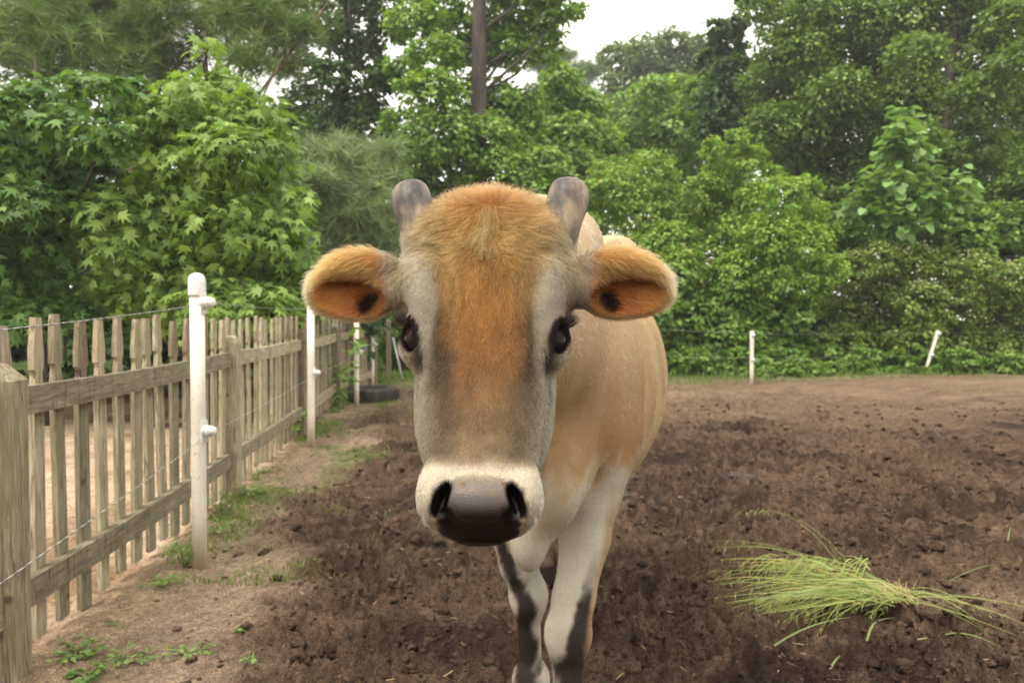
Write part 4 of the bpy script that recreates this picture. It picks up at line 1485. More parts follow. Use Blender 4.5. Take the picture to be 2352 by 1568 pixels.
def hell(u, t, v, r, yaw=0.0, roll=0.0):
    """Ellipsoid in head space; yaw turns it about the face's long axis, roll about the face's normal."""
    M = HM.copy()
    if roll:
        c, s = math.cos(roll), math.sin(roll)
        M = np.array([c * M[0] + s * M[1], -s * M[0] + c * M[1], M[2]])
    if yaw:
        c, s = math.cos(yaw), math.sin(yaw)
        M = np.array([c * M[0] + s * M[2], M[1], -s * M[0] + c * M[2]])
    return ell(HP(u, t, v), r, M)


def cone(a, b, ra, rb, sx=1.0):
    a, b = np.asarray(a, float), np.asarray(b, float)
    ab = b - a
    L2 = ab @ ab

    def f(X, Y, Z):
        t = np.clip(((X - a[0]) * ab[0] + (Y - a[1]) * ab[1] + (Z - a[2]) * ab[2]) / L2, 0, 1)
        dx, dy, dz = (X - a[0] - t * ab[0]) / sx, Y - a[1] - t * ab[1], Z - a[2] - t * ab[2]
        return (np.sqrt(dx * dx + dy * dy + dz * dz) - (ra + t * (rb - ra))) * min(1.0, sx)
    rm = max(ra, rb) * max(1.0, sx)
    return f, np.minimum(a, b) - rm, np.maximum(a, b) + rm


PR = []                                               # (kind, f, lo, hi, k) in order


def add(p, k=.03, op='+'):
    f, lo, hi = p
    PR.append((op, f, lo - k - .02, hi + k + .02, k))


# trunk, standing a little aslant: chest near the camera, rump to the right and behind
BX = lambda y: .075 + (y - 1.95) * .135               # lateral centre of the body along its length
rotb = math.atan(.135)
BM = np.array([[math.cos(rotb), -math.sin(rotb), 0], [math.sin(rotb), math.cos(rotb), 0], [0, 0, 1.0]])
add(ell((BX(2.05), 2.05, .92), (.215, .36, .33), BM), .06)            # chest and shoulders
add(ell((BX(2.65), 2.65, .89), (.325, .58, .375), BM), .10)           # barrel
add(ell((BX(3.25), 3.25, 1.02), (.255, .36, .325), BM), .08)          # rump
add(ell((BX(2.15), 2.18, 1.20), (.10, .34, .15), BM), .10)            # withers
add(ell((BX(3.10) + .15, 3.06, 1.315), (.095, .13, .080), BM), .05)   # hook bones
add(ell((BX(3.10) - .15, 3.10, 1.315), (.095, .13, .080), BM), .05)
add(cone((BX(2.3), 2.3, 1.25), (BX(3.3), 3.3, 1.30), .085, .085), .10)    # back line
add(ell((BX(2.0) + .140, 1.98, .91), (.088, .16, .27), BM), .032)      # shoulder blades
add(ell((BX(2.0) - .15, 2.06, .90), (.085, .17, .27), BM), .05)
add(ell((BX(2.24) + .300, 2.235, .86), (.030, .035, .26), BM), .05, '-')   # crease behind the shoulder
add(ell((BX(2.35) + .318, 2.37, .80), (.014, .028, .20), BM), .03, '-')
add(ell((.150, 1.80, .90), (.016, .030, .20), np.array([[.8, -.6, 0], [.6, .8, .25], [0, -.25, 1.0]])), .03, '-')   # groove between neck and shoulder
# neck
add(cone((-.005, 1.34, 1.10), (.035, 1.66, 1.09), .125, .165, .74), .06)
add(cone((.035, 1.64, 1.08), (.075, 2.05, 1.02), .165, .25, .80), .08)
add(cone((-.005, 1.36, 1.17), (.074, 1.82, 1.240), .07, .120, 1.04), .06)   # crest
add(cone((.00, 1.40, .98), (.05, 1.72, .82), .055, .09, .45), .06)    # dewlap
add(ell((.058, 1.790, .775), (.100, .13, .165), BM), .05)             # brisket
add(ell((.033, 1.725, .645), (.042, .065, .085), BM), .035)           # brisket fold
# front leg on the picture's right
KR, FR = np.array([.127, 1.85, .368]), np.array([.124, 1.835, .135])
add(cone((.195, 2.00, .80), (.185, 1.955, .66), .115, .072, .9), .04)
add(cone((.185, 1.955, .66), (.173, 1.93, .575), .072, .057), .025)
add(cone((.173, 1.93, .575), (.142, 1.875, .45), .057, .046), .02)
add(cone((.142, 1.875, .45), KR + (.002, .0, .03), .046, .047), .02)
add(ell(KR, (.053, .056, .058)), .025)
add(cone(KR + (0, .004, -.05), FR + (0, 0, .03), .036, .030), .025)
add(ell(FR, (.042, .046, .044)), .025)
add(cone(FR, (.122, 1.80, .065), .034, .044), .03)
add(cone((.122, 1.795, .075), (.122, 1.785, .022), .046, .056), .012)
# front leg on the picture's left
KL, FL = np.array([.042, 2.07, .378]), np.array([.049, 2.10, .160])
add(cone((-.045, 2.10, .80), (-.012, 2.07, .62), .105, .068, .9), .04)
add(cone((-.012, 2.07, .62), (.016, 2.06, .47), .066, .044), .025)
add(cone((.016, 2.06, .47), KL + (-.002, .0, .03), .044, .044), .02)
add(ell(KL, (.048, .054, .052)), .025)
add(cone(KL + (0, .004, -.05), FL + (0, 0, .03), .030, .028), .025)
add(ell(FL, (.046, .048, .044)), .025)
add(cone(FL, (.050, 2.07, .065), .036, .044), .03)
add(cone((.050, 2.065, .075), (.050, 2.055, .022), .046, .056), .012)
# hind legs
for sx in (-1, 1):
    hx = BX(3.3) + (.045 if sx > 0 else -.13)
    y0 = 3.34 if sx > 0 else 3.22
    add(cone((hx + sx * .05, y0, .98), (hx + sx * .03, y0 - .10, .70), .19, .115, .75), .06)
    add(cone((hx + sx * .03, y0 - .09, .70), (hx, y0 + .20, .50), .105, .052), .04)
    add(ell((hx, y0 + .21, .48), (.042, .055, .065)), .03)
    add(cone((hx, y0 + .20, .46), (hx, y0 + .15, .15), .038, .034), .03)
    add(ell((hx, y0 + .15, .14), (.042, .046, .042)), .025)
    add(cone((hx, y0 + .14, .13), (hx, y0 + .11, .065), .036, .044), .03)
    add(cone((hx, y0 + .105, .075), (hx, y0 + .095, .022), .046, .056), .012)
# tail
add(cone((BX(3.55), 3.55, 1.25), (BX(3.66), 3.67, 1.04), .042, .026), .04)
add(cone((BX(3.66), 3.67, 1.04), (BX(3.68), 3.70, .55), .026, .018), .02)
add(ell((BX(3.68), 3.70, .44), (.04, .04, .14)), .03)
# head
PR.append(('+', f_loft, HP(0, .03, -.1) - np.array([.22, .40, .40]), HP(0, .03, -.1) + np.array([.22, .40, .40]), .05))
EYT = -.008                                           # eyes sit this far down the face
for s in (-1, 1):
    add(hell(s * .083, -.070, -.031, (.029, .058, .034), roll=s * .14), .022)         # brow
    add(hell(s * .093, EYT, -.054, (.031, .042, .034)), .02)                        # orbit
    add(hell(s * .048, .085, -.125, (.044, .085, .070)), .04)                        # cheek muscle
    add(hell(s * .056, .080, -.030, (.018, .09, .02)), .03)                          # facial crest
    add(hell(s * .083, -.176, -.055, (.042, .044, .05)), .035)                       # horn boss
    add(hell(s * .052, .226, -.045, (.029, .036, .042)), .02)                        # side of the muzzle
    add(hell(s * .059, .218, -.018, (.015, .030, .018)), .014)                       # nostril wing
    add(hell(s * .061, -.020, .010, (.010, .070, .014), roll=s * .12), .022, '-')      # hollow beside the bridge
add(hell(0, -.211, -.055, (.060, .040, .050)), .045)                                 # poll
add(hell(0, .238, -.013, (.042, .028, .022)), .016)                                  # nose pad
add(hell(0, .250, -.085, (.048, .020, .040)), .02)                                   # chin and lower lip
NOSTRIL = []
for s in (-1, 1):
    NOSTRIL.append(hell(s * .0485, .241, -.004, (.0078, .0240, .030), roll=-s * .42)[0])
    NOSTRIL.append(hell(s * .0410, .257, -.016, (.012, .0070, .016), roll=-s * .5)[0])
    add(hell(s * .0485, .241, -.004, (.0078, .0240, .030), roll=-s * .42), .008, '-')      # nostril
    add(hell(s * .0410, .257, -.016, (.012, .0070, .016), roll=-s * .5), .009, '-')
    add(hell(s * .066, .246, -.075, (.03, .003, .035), roll=s * .25), .006, '-')         # corner of the mouth
    add(hell(s * .1145, EYT + .001, -.034, (.0150, .0290, .024), roll=s * .42, yaw=-s * .62), .005, '-')   # eye opening


# ears: base stalk, cupped leaf
def ear(s, root, tip, drop):
    root, tip = np.asarray(root, float), np.asarray(tip, float)
    ax = tip - root
    L = np.linalg.norm(ax)
    ax /= L
    fwd = np.array([0.0, -1.0, 0.0]) + np.array([0, 0, -1.0]) * drop
    fwd -= ax * (fwd @ ax)
    fwd /= np.linalg.norm(fwd)
    upv = np.cross(fwd, ax) * s
    if upv[2] < 0:
        upv = -upv
    M = np.array([ax, upv, fwd])
    mid = root + ax * L * .56
    cup = ell(mid + fwd * .027 - upv * .015 + ax * .010, (L * .44, .031, .031), M)
    add(cone(root - ax * .045, root + ax * .030, .032, .033), .03)
    add(ell(mid - ax * L * .06, (L * .46, .050, .022), M), .02)
    add(ell(mid + ax * L * .26 - upv * .006, (L * .30, .032, .017), M), .022)
    add(cup, .010, '-')
    add(ell(root + ax * .056 + fwd * .018 - upv * .020, (.022, .016, .026), M), .012, '-')
    add(ell(mid + upv * .034 + fwd * .012 - ax * .016, (L * .38, .016, .017), M), .014)
    return dict(root=root, ax=ax, up=upv, fwd=fwd, L=L, mid=mid, cup=cup[0], s=s)


EARS = [ear(-1, at(924, 655, 1.245), at(730, 664, 1.25), .16), ear(1, at(1318, 652, 1.245), at(1520, 660, 1.25), .16)]


def smin(a, b, k):
    h = np.clip(.5 + .5 * (b - a) / k, 0, 1)
    return b + (a - b) * h - k * h * (1 - h)


def smax(a, b, k):
    return -smin(-a, -b, k)


def graded(lo, hi, flo, fhi, fine, coarse):
    out = [flo]
    while out[-1] < fhi:
        out.append(out[-1] + fine)
    s = fine
    while out[-1] < hi:
        s = min(s * 1.12, coarse)
        out.append(out[-1] + s)
    left, s, p = [], fine, flo
    while p > lo:
        s = min(s * 1.12, coarse)
        p -= s
        left.append(p)
    return np.array(left[::-1] + out)


def surface_nets():
    xs = graded(-.42, .74, -.19, .13, .0042, .011)
    ys = graded(.86, 3.82, .95, 1.40, .0042, .014)
    zs = graded(-.02, 1.44, .76, 1.34, .0042, .011)
    D = np.full((len(xs), len(ys), len(zs)), .5, dtype=np.float32)
    for op, f, lo, hi, k in PR:
        i0, i1 = np.searchsorted(xs, (lo[0], hi[0]))
        j0, j1 = np.searchsorted(ys, (lo[1], hi[1]))
        k0, k1 = np.searchsorted(zs, (lo[2], hi[2]))
        if i1 <= i0 or j1 <= j0 or k1 <= k0:
            continue
        X, Y, Z = xs[i0:i1, None, None], ys[None, j0:j1, None], zs[None, None, k0:k1]
        d = f(X, Y, Z).astype(np.float32)
        cur = D[i0:i1, j0:j1, k0:k1]
        D[i0:i1, j0:j1, k0:k1] = smin(cur, d, k) if op == '+' else smax(cur, -d, k)
    S = D < 0
    nx, ny, nz = S.shape
    cnt = np.zeros((nx - 1, ny - 1, nz - 1), dtype=np.int8)
    for a in (0, 1):
        for b in (0, 1):
            for c in (0, 1):
                cnt += S[a:nx - 1 + a, b:ny - 1 + b, c:nz - 1 + c]
    act = (cnt > 0) & (cnt < 8)
    ii = np.argwhere(act)
    ids = np.full(act.shape, -1, dtype=np.int32)
    ids[act] = np.arange(len(ii))
    acc = np.zeros((len(ii), 3))
    num = np.zeros(len(ii))
    axes = (xs, ys, zs)
    for ax in range(3):
        o1, o2 = [q for q in range(3) if q != ax]
        for p in (0, 1):
            for q in (0, 1):
                a = ii.copy()
                a[:, o1] += p
                a[:, o2] += q
                b = a.copy()
                b[:, ax] += 1
                da, db = D[tuple(a.T)], D[tuple(b.T)]
                m = (da < 0) != (db < 0)
                t = np.where(m, da / np.where(m, da - db, 1), 0)
                P = np.stack([axes[e][a[:, e]] for e in range(3)], 1)
                P[:, ax] += t * (axes[ax][b[:, ax]] - axes[ax][a[:, ax]])
                acc += P * m[:, None]
                num += m
    V = acc / num[:, None]
    F = []
    for ax in range(3):
        o1, o2 = [q for q in range(3) if q != ax]
        sl0 = [slice(1, -1)] * 3
        sl0[ax] = slice(0, -1)
        sl1 = list(sl0)
        sl1[ax] = slice(1, None)
        ch = S[tuple(sl0)] != S[tuple(sl1)]
        e = np.argwhere(ch)
        e[:, o1] += 1
        e[:, o2] += 1
        inside = S[tuple(e.T)]
        qd = []
        for p, q in ((-1, -1), (0, -1), (0, 0), (-1, 0)):
            c = e.copy()
            c[:, o1] += p
            c[:, o2] += q
            qd.append(ids[tuple(c.T)])
        qd = np.stack(qd, 1)
        flip = inside if ax != 1 else ~inside
        qd[~flip] = qd[~flip][:, ::-1]
        F.append(qd)
    F = np.concatenate(F)
    return V, F[(F >= 0).all(1)]


def field(V):
    D = np.full(len(V), .5)
    for op, f, lo, hi, k in PR:
        m = ((V >= lo) & (V <= hi)).all(1)
        if m.any():
            d = f(V[m, 0], V[m, 1], V[m, 2])
            D[m] = smin(D[m], d, k) if op == '+' else smax(D[m], -d, k)
    return D


def field_grad(V, e=.0015):
    G = np.stack([field(V + e * np.eye(3)[i]) - field(V - e * np.eye(3)[i]) for i in range(3)], 1) / (2 * e)
    return G


CV, CF = surface_nets()
for _ in range(1):                                     # pull the net onto the true surface
    g = field_grad(CV)
    d0 = field(CV)
    step = (d0 / np.maximum((g ** 2).sum(1), .25))[:, None] * g
    step *= np.minimum(1, .004 / (np.linalg.norm(step, axis=1) + 1e-9))[:, None]
    CV = CV - step


# folds of loose skin: along the neck, and round the brows
def skin_folds(V, N):
    X, Y, Z = V.T
    u, t, v = to_head(X, Y, Z)
    f = fbm(X * 15 + .4 * np.sin(Z * 5), Y * 15, Z * 2.2, 2, 141)
    d = .0075 * np.clip(f, -1, 1) * sstep(1.42, 1.58, Y) * sstep(2.5, 2.1, Y) * sstep(.5, .68, Z)
    d += .006 * np.clip(fbm(X * 9, Y * 9, Z * 1.6, 2, 143), -1, 1) * sstep(2.1, 2.4, Y) * sstep(.45, .6, Z)
    rr = np.sqrt(((np.abs(u) - .086) / .032) ** 2 + ((t + .050) / .062) ** 2)
    med = sstep(.100, .080, np.abs(u)) * sstep(.02, -.02, t) * sstep(-.06, -.03, v)
    d += .0015 * np.sin(rr * 13 + 1.2 * fbm(u * 30, t * 30, None, 2, 145)) * sstep(1.0, 1.15, rr) * sstep(2.2, 1.6, rr) * med
    d += .0012 * np.clip(fbm(u * 55, t * 18, v * 40, 2, 147), -1, 1) * sstep(-.06, .02, v + .06) * sstep(.20, .15, t) * sstep(1.45, 1.35, Y)
    return V + N * d[:, None]


_g = field_grad(CV)
CV = skin_folds(CV, _g / (np.linalg.norm(_g, axis=1)[:, None] + 1e-9))

# skin and hair colours by place: coat markings, and painted ear and nostril shade
CN = _g.copy()
CN /= np.linalg.norm(CN, axis=1)[:, None] + 1e-9


def lerp(a, b, w):
    return a + (b - a) * w[:, None]


def leg_axis(Z, pts):
    z, x = zip(*sorted(pts))
    return np.interp(Z, z, x)


FT = [-.24, -.20, -.153, -.11, -.06, -.02, .02, .05, .095, .147, .183, .205]
FU = [0, .03, .05, .065, .085, .11]
def fc_tone(r, g, b_):
    """Warm the greys and calm the oranges a little."""
    s_ = (r - b_) / 140.0
    return (r + 10 * (1 - s_) - 6 * s_, g + 4 * (1 - s_) + 6 * s_, b_ - 8 * (1 - s_) + 14 * s_)


FC = """180 104 42,182 108 46,188 116 54,192 124 62,190 130 72,180 130 80
196 132 66,186 116 54,190 124 60,196 138 76,196 148 90,180 146 104
206 156 90,198 140 72,194 140 76,198 152 92,190 154 104,172 146 112
194 132 66,194 134 68,196 144 80,192 154 100,182 156 118,168 148 120
190 124 58,192 130 66,190 138 76,178 142 96,188 168 138,188 174 154
188 122 58,188 122 60,160 110 60,94 72 54,186 172 150,184 170 150
182 118 60,176 118 64,134 94 58,70 55 44,178 162 140,166 150 130
170 112 64,164 112 64,100 74 54,62 49 39,164 148 126,166 150 130
170 126 82,150 116 82,116 94 76,118 100 84,158 142 122,182 166 144
190 152 108,164 134 102,126 105 88,138 119 101,170 153 132,184 168 146
184 154 122,168 142 116,140 120 103,150 132 114,168 152 132,182 166 146
214 192 162,214 192 162,212 190 160,212 190 160,210 190 162,206 188 162"""
FC = np.array([[srgb(*fc_tone(*map(int, q.split()))) for q in row.split(",")] for row in FC.split("\n")])


def face_table(t, u):
    i = np.clip(np.searchsorted(FT, t) - 1, 0, len(FT) - 2)
    j = np.clip(np.searchsorted(FU, u) - 1, 0, len(FU) - 2)
    T, U = np.array(FT), np.array(FU)
    a = np.clip((t - T[i]) / (T[i + 1] - T[i]), 0, 1)[:, None]
    b_ = np.clip((u - U[j]) / (U[j + 1] - U[j]), 0, 1)[:, None]
    return (FC[i, j] * (1 - b_) + FC[i, j + 1] * b_) * (1 - a) + (FC[i + 1, j] * (1 - b_) + FC[i + 1, j + 1] * b_) * a


def coat(V):
    """Colour (linear), wetness, hair length, hair density and hair flow at points V."""
    X, Y, Z = V.T
    n = len(V)
    u, t, v = to_head(X, Y, Z)
    au = np.abs(u)
    n1 = fbm(X * 22, Y * 22, Z * 22, 3, 3)
    n2 = fbm(X * 70, Y * 70, Z * 70, 2, 5)
    # ---- body
    streak = fbm(X * 16, Y * 16, Z * 3.0, 3, 21)
    c = np.tile(srgb(244, 208, 158), (n, 1))
    c = lerp(c, srgb(250, 222, 178), sstep(1.12, 1.30, Z + .03 * n1))
    c = lerp(c, srgb(200, 158, 110), .55 * sstep(.1, .9, streak) * sstep(1.9, 2.4, Y))
    c = lerp(c, srgb(206, 166, 118), .8 * sstep(.72, .82, Z + .03 * n1) * sstep(1.06, .92, Z) * sstep(2.15, 1.95, Y))
    c = lerp(c, srgb(198, 146, 90), .6 * sstep(.16, .20, X) * sstep(.66, .74, Z) * sstep(.90, .80, Z) * sstep(2.25, 2.05, Y))
    c = lerp(c, srgb(250, 238, 216), sstep(.80, .68, Z + .04 * n1) * sstep(2.4, 2.2, Y))
    c = lerp(c, srgb(172, 140, 100), .8 * np.exp(-((Z - .665) / .045) ** 2 - ((X - .075) / .05) ** 2) * sstep(1.95, 1.85, Y))
    c = lerp(c, srgb(216, 190, 152), .7 * sstep(.66, .56, Z) * sstep(2.3, 2.4, Y))
    # legs: cream with a dark front stripe
    lr = X - leg_axis(Z, [(.0, .122), (.135, .124), (.368, .127), (.45, .142), (.575, .173), (.66, .185), (.80, .195)])
    ll = X - leg_axis(Z, [(.0, .05), (.15, .05), (.378, .042), (.47, .016), (.62, -.012), (.8, -.045)])
    front = Y < 2.3
    isR = front & (np.abs(lr) + np.abs(Y - 1.87) * .5 < np.abs(ll) + np.abs(Y - 2.08) * .5)
    isL = front & ~isR
    dk = srgb(40, 30, 26)
    cr = np.interp(Z, [0, .15, .30, .40, .48, .58], [.010, .012, .012, .018, .022, .03])
    wr = np.interp(Z, [0, .15, .30, .36, .42, .50, .57], [.07, .048, .040, .032, .020, .015, .004])
    mR = sstep(1.30, .60, np.abs(lr - cr) / wr + .38 * n1 + .15 * n2) * sstep(.56, .44, Z + .03 * n1)
    cl = np.interp(Z, [0, .15, .25, .38, .48, .58], [-.005, -.010, -.014, -.012, -.022, -.040])
    wl_ = np.interp(Z, [0, .15, .25, .33, .39, .46, .58], [.07, .044, .034, .026, .030, .021, .016])
    mL = sstep(1.30, .60, np.abs(ll - cl) / wl_ + .38 * n1 + .15 * n2) * sstep(.62, .54, Z + .03 * n1)
    c = lerp(c, dk, np.where(isR, mR, np.where(isL, mL, 0.0)) * .95)
    c = lerp(c, srgb(214, 176, 126), .8 * isR * sstep(.028, .045, lr) * sstep(.3, .4, Z) * sstep(.75, .6, Z))
    c = lerp(c, srgb(70, 54, 46), .8 * (~front) * sstep(.55, .40, Z + .04 * n1))
    c = lerp(c, srgb(52, 46, 42), sstep(.095, .080, Z))                    # hooves
    c = lerp(c, srgb(66, 48, 38), .7 * sstep(.16, .02, Z + .03 * n1))     # mud
    c = lerp(c, srgb(50, 38, 32), sstep(3.62, 3.66, Y) * sstep(.62, .5, Z))
    wet = np.zeros(n)
    length = np.full(n, .011)
    dens = np.full(n, .22)
    dens[Z < .58] = .10
    dens[Z < .10] = 0
    flow = np.stack([.15 * np.sign(X - BX(Y)) * sstep(1.2, .9, Z), .6 + 0 * Z, -.8 + 0 * Z], 1)
    lift = np.full(n, .22)

    # ---- head
    dh = f_loft(X, Y, Z)
    hw = np.where(Y < 1.16, sstep(.10, .06, dh), sstep(.060, .022, dh)) * sstep(-.21, -.13, v)
    side = srgb(174, 154, 130)
    h = np.tile(side, (n, 1))
    un = au + .004 * n1
    tn = t + .006 * n1
    h = lerp(h, srgb(196, 178, 152), sstep(.1, .6, n1) * .5)
    h = lerp(h, srgb(140, 120, 100), sstep(.0, .7, -n1 + .3 * n2) * .5)
    # face colours on a grid: rows down the face, columns outwards from the bridge
    h = face_table(t + .010 * n1, np.clip(au + .007 * n1 + .003 * n2, 0, .2))
    h = h * (1 + .16 * np.clip(fbm(u * 60, t * 24, v * 30, 3, 151), -1, 1))[:, None]
    tuft = np.exp(-((u + .004 * n1) / .013) ** 2) * sstep(-.21, -.19, t) * sstep(-.115, -.14, t)
    h = lerp(h, srgb(230, 186, 118), .8 * tuft)
    e2 = ((au - .092) / .022) ** 2 + ((t + .045) / .058) ** 2
    h = lerp(h, srgb(204, 192, 172), .75 * sstep(1.8, .3, e2 + .25 * n1))
    h = lerp(h, srgb(112, 92, 76), .40 * sstep(.15, .8, n1 - .2 * n2) * sstep(.04, .09, t) * sstep(.2, .17, t))
    # eye rims, tear corner
    ex, et = au - .1085, t - EYT
    ca, sa = math.cos(.40), math.sin(.40)
    p_, q_ = ex * ca + et * sa, -ex * sa + et * ca
    rim = sstep(1.35, 1.0, np.sqrt((p_ / .0135) ** 2 + (q_ / .0290) ** 2) + .05 * n2)
    cb, sb = math.cos(.35), math.sin(.35)
    pc, qc = (au - .108) * cb + et * sb, -(au - .108) * sb + et * cb
    can = np.exp(-((pc + .003) / np.interp(qc, [0, .02, .065], [.013, .012, .004])) ** 2) * sstep(.068, .052, qc + .003 * n1) * sstep(.0, .010, qc)
    tear = np.exp(-((au - .094) / .0022) ** 2) * sstep(.045, .052, t) * sstep(.080, .066, t + .003 * n1) * .8
    h = lerp(h, srgb(44, 35, 32), np.clip(np.maximum(np.maximum(rim, .93 * can), tear), 0, 1) * sstep(-.10, -.075, v))
    # muzzle
    mz = sstep(.190, .206, t + .004 * n1 + .14 * np.clip(au - .045, 0, 1))
    h = lerp(h, srgb(250, 234, 208) * 1.22, mz)
    h = lerp(h, srgb(196, 178, 122), .5 * mz * sstep(.250, .262, t) * sstep(.035, .06, au))
    pw = np.interp(t, [.205, .2125, .222, .232, .242, .250, .262, .28], [.0, .030, .041, .0445, .047, .050, .053, .055])
    pad = sstep(.003, -.002, au - pw + .0012 * n2) * sstep(.206, .213, t)
    padc = np.stack([np.interp(t, [.210, .226, .239, .251, .260, .272], q) for q in np.stack([
        srgb(214, 198, 176), srgb(176, 160, 148), srgb(130, 116, 110), srgb(98, 84, 80), srgb(54, 46, 45), srgb(30, 26, 26)]).T], 1)
    h = lerp(h, padc, pad)
    h = lerp(h, srgb(170, 126, 70), .8 * pad * sstep(.56, .70, fbm(X * 230, Y * 230, Z * 330, 3, 31) + .22 - np.abs(t - .231) / .008 * .35))
    nos = np.exp(-(((au - .0495) + (t - .240) * .4) / .0118) ** 2 - ((t - .241) / .030) ** 2)
    h = lerp(h, srgb(28, 21, 20), sstep(.60, .95, nos))
    nd = np.minimum.reduce([q(X, Y, Z) for q in NOSTRIL])
    inn = sstep(.0055, .0010, nd) * sstep(.20, .21, t)
    h = lerp(h, srgb(24, 18, 17), inn)  # shade inside the nostrils is put into the colour
    n_lo = np.exp(-((au - .042) / .014) ** 2 - ((t - .259) / .011) ** 2)
    h = lerp(h, srgb(34, 28, 28), sstep(.35, .8, n_lo))
    under = sstep(-.048, -.066, v) * sstep(.242, .252, t) * sstep(.052, .042, au)
    h = lerp(h, srgb(30, 25, 23), under)
    nopad = np.maximum.reduce([inn, pad * sstep(.214, .222, t), sstep(.15, .4, nos), sstep(.3, .6, n_lo), under])
    c = lerp(c, h * .80, hw)
    wet = np.maximum(wet, hw * nopad * sstep(.218, .232, t))
    hl = np.interp(t, [-.25, -.22, -.19, -.13, -.09, -.04, .05, .15, .20, .25], [.021, .018, .015, .016, .013, .010, .009, .008, .0065, .006])
    hl = hl + .016 * tuft
    hl = np.where(e2 < 1, np.minimum(hl, .006), hl)
    length = length * (1 - hw) + hl * hw
    dens = dens * (1 - hw) + hw * (1 - np.clip(nopad, 0, 1)) * (1 - rim) * 1.0
    dens = np.where(hw > .3, np.where(rim > .5, 0, dens), dens)
    out = sstep(-.085, -.14, t)
    upw = sstep(-.195, -.225, t)
    a_t = (1 - out * .75) * (1 - upw) + tuft * 1.2 - upw * (1 - tuft) * 1.0
    lat = np.sign(u) * (out * .9 * sstep(.008, .03, au) + .25 * sstep(.02, .05, au)) * (1 - .4 * upw)
    sw = fbm(u * 38, t * 38, v * 38, 2, 41)
    a_t = a_t + .45 * sw * (.3 + out)
    lat = lat + .45 * fbm(u * 38, t * 38, v * 38, 2, 47) * (.3 + out)
    hf = HR[None] * lat[:, None] + HA[None] * a_t[:, None] + HN[None] * (.35 * upw)[:, None]
    flow = lerp(flow, hf, hw)
    lift = lift * (1 - hw) + hw * (.24 + .5 * upw + .12 * out)

    # ---- ears
    for E in EARS:
        dx = V - E['root']
        a, b, f = dx @ E['ax'] / E['L'], dx @ E['up'], dx @ E['fwd']
        inb = sstep(.02, .10, a) * (np.abs(b) < .085) * (np.abs(f) < .085) * (a < 1.3)
        cupd = E['cup'](X, Y, Z)
        ins = sstep(.006, .0, cupd) * sstep(.0, .05, a)
        ec = np.tile(srgb(208, 142, 74), (n, 1))
        ec = lerp(ec, srgb(168, 108, 54), .8 * sstep(.025, .0, b) * sstep(-.03, -.01, b) * sstep(.25, .4, a) * sstep(.9, .7, a))
        ec = lerp(ec, srgb(186, 168, 144), sstep(.26, .10, a))
        ec = lerp(ec, srgb(236, 192, 132), np.clip(sstep(.80, 1.10, a + .05 * n1) + sstep(-.034, -.052, b) * .8, 0, 1))
        ic = np.tile(srgb(204, 134, 84), (n, 1))  # orange of light coming through the ear, put into the colour
        ic = lerp(ic, srgb(222, 156, 92), sstep(.66, .88, a))
        ic = lerp(ic, srgb(118, 70, 38), .95 * sstep(-.008, .012, b))  # shadow under the upper rim is painted here as brown
        ic = lerp(ic, srgb(150, 86, 52), .5 * sstep(.62, .35, a))
        ec = lerp(ec, ic, ins)
        hole = sstep(1.6, .5, ((a - .41) / .12) ** 2 + ((b + .024 + .05 * (a - .41)) / .014) ** 2 + .3 * n2 + .2 * n1) * (f > -.012)
        ec = lerp(ec, srgb(58, 38, 36), hole)  # darkness of the ear canal painted as colour
        c = lerp(c, ec, inb)
        length = length * (1 - inb) + inb * (.011 + .010 * sstep(.0, .04, b) - .004 * ins - .008 * sstep(.3, .1, a))
        dens = dens * (1 - inb) + inb * (1.15 - .85 * ins)
        ef = E['ax'][None] * (.75 + .3 * a)[:, None] + E['up'][None] * np.where(b > .0, -.55, -.25)[:, None] * (1 - .5 * sstep(.6, 1, a))[:, None] + .35 * E['fwd'][None]
        ef = ef + .3 * np.stack([fbm(X * 50, Y * 50, Z * 50, 2, 61), 0 * X, fbm(X * 50, Y * 50, Z * 50, 2, 67)], 1)
        flow = lerp(flow, ef, inb)
        lift = lift * (1 - inb) + inb * (.45 + .25 * sstep(.8, 1.05, a))
    return np.clip(c, .002, .95), np.clip(wet, 0, 1), length, np.clip(dens, 0, 2), flow, lift


KCOAT = 0.46
c_col, c_wet, c_len, c_den, c_flow, c_lift = coat(CV)

m_skin, ns, ls, b = material("cow_hide")
a1 = ns.new("ShaderNodeAttribute")
a1.attribute_name = "tint"
a2 = ns.new("ShaderNodeAttribute")
a2.attribute_name = "wet"
tc = ns.new("ShaderNodeTexCoord")
nz = noise_node(ns, ls, tc.outputs["Object"], 420, 3, .6)
nzl = noise_node(ns, ls, tc.outputs["Object"], 60, 3, .6)
rm = ramp(ns, ls, nz.outputs[0], [(.3, .72), (.75, 1.1)])
ls.new(mixc(ns, ls, 1.0, a1.outputs["Color"], rm.outputs[0], 'MULTIPLY'), b.inputs["Base Color"])
mr = ns.new("ShaderNodeMapRange")
mr.inputs["To Min"].default_value = .75
mr.inputs["To Max"].default_value = .36
ls.new(a2.outputs["Fac"], mr.inputs["Value"])
ls.new(mr.outputs[0], b.inputs["Roughness"])
sp_ = ns.new("ShaderNodeMapRange")
sp_.inputs["To Min"].default_value = .05
sp_.inputs["To Max"].default_value = .32
ls.new(a2.outputs["Fac"], sp_.inputs["Value"])
ls.new(sp_.outputs[0], b.inputs["Specular IOR Level"])
vor = ns.new("ShaderNodeTexVoronoi")
vor.inputs["Scale"].default_value = 330
ls.new(tc.outputs["Object"], vor.inputs["Vector"])
bump(ns, ls, vor.outputs["Distance"], .35, .0012, b, bump(ns, ls, nz.outputs[0], .25, .0012, b))

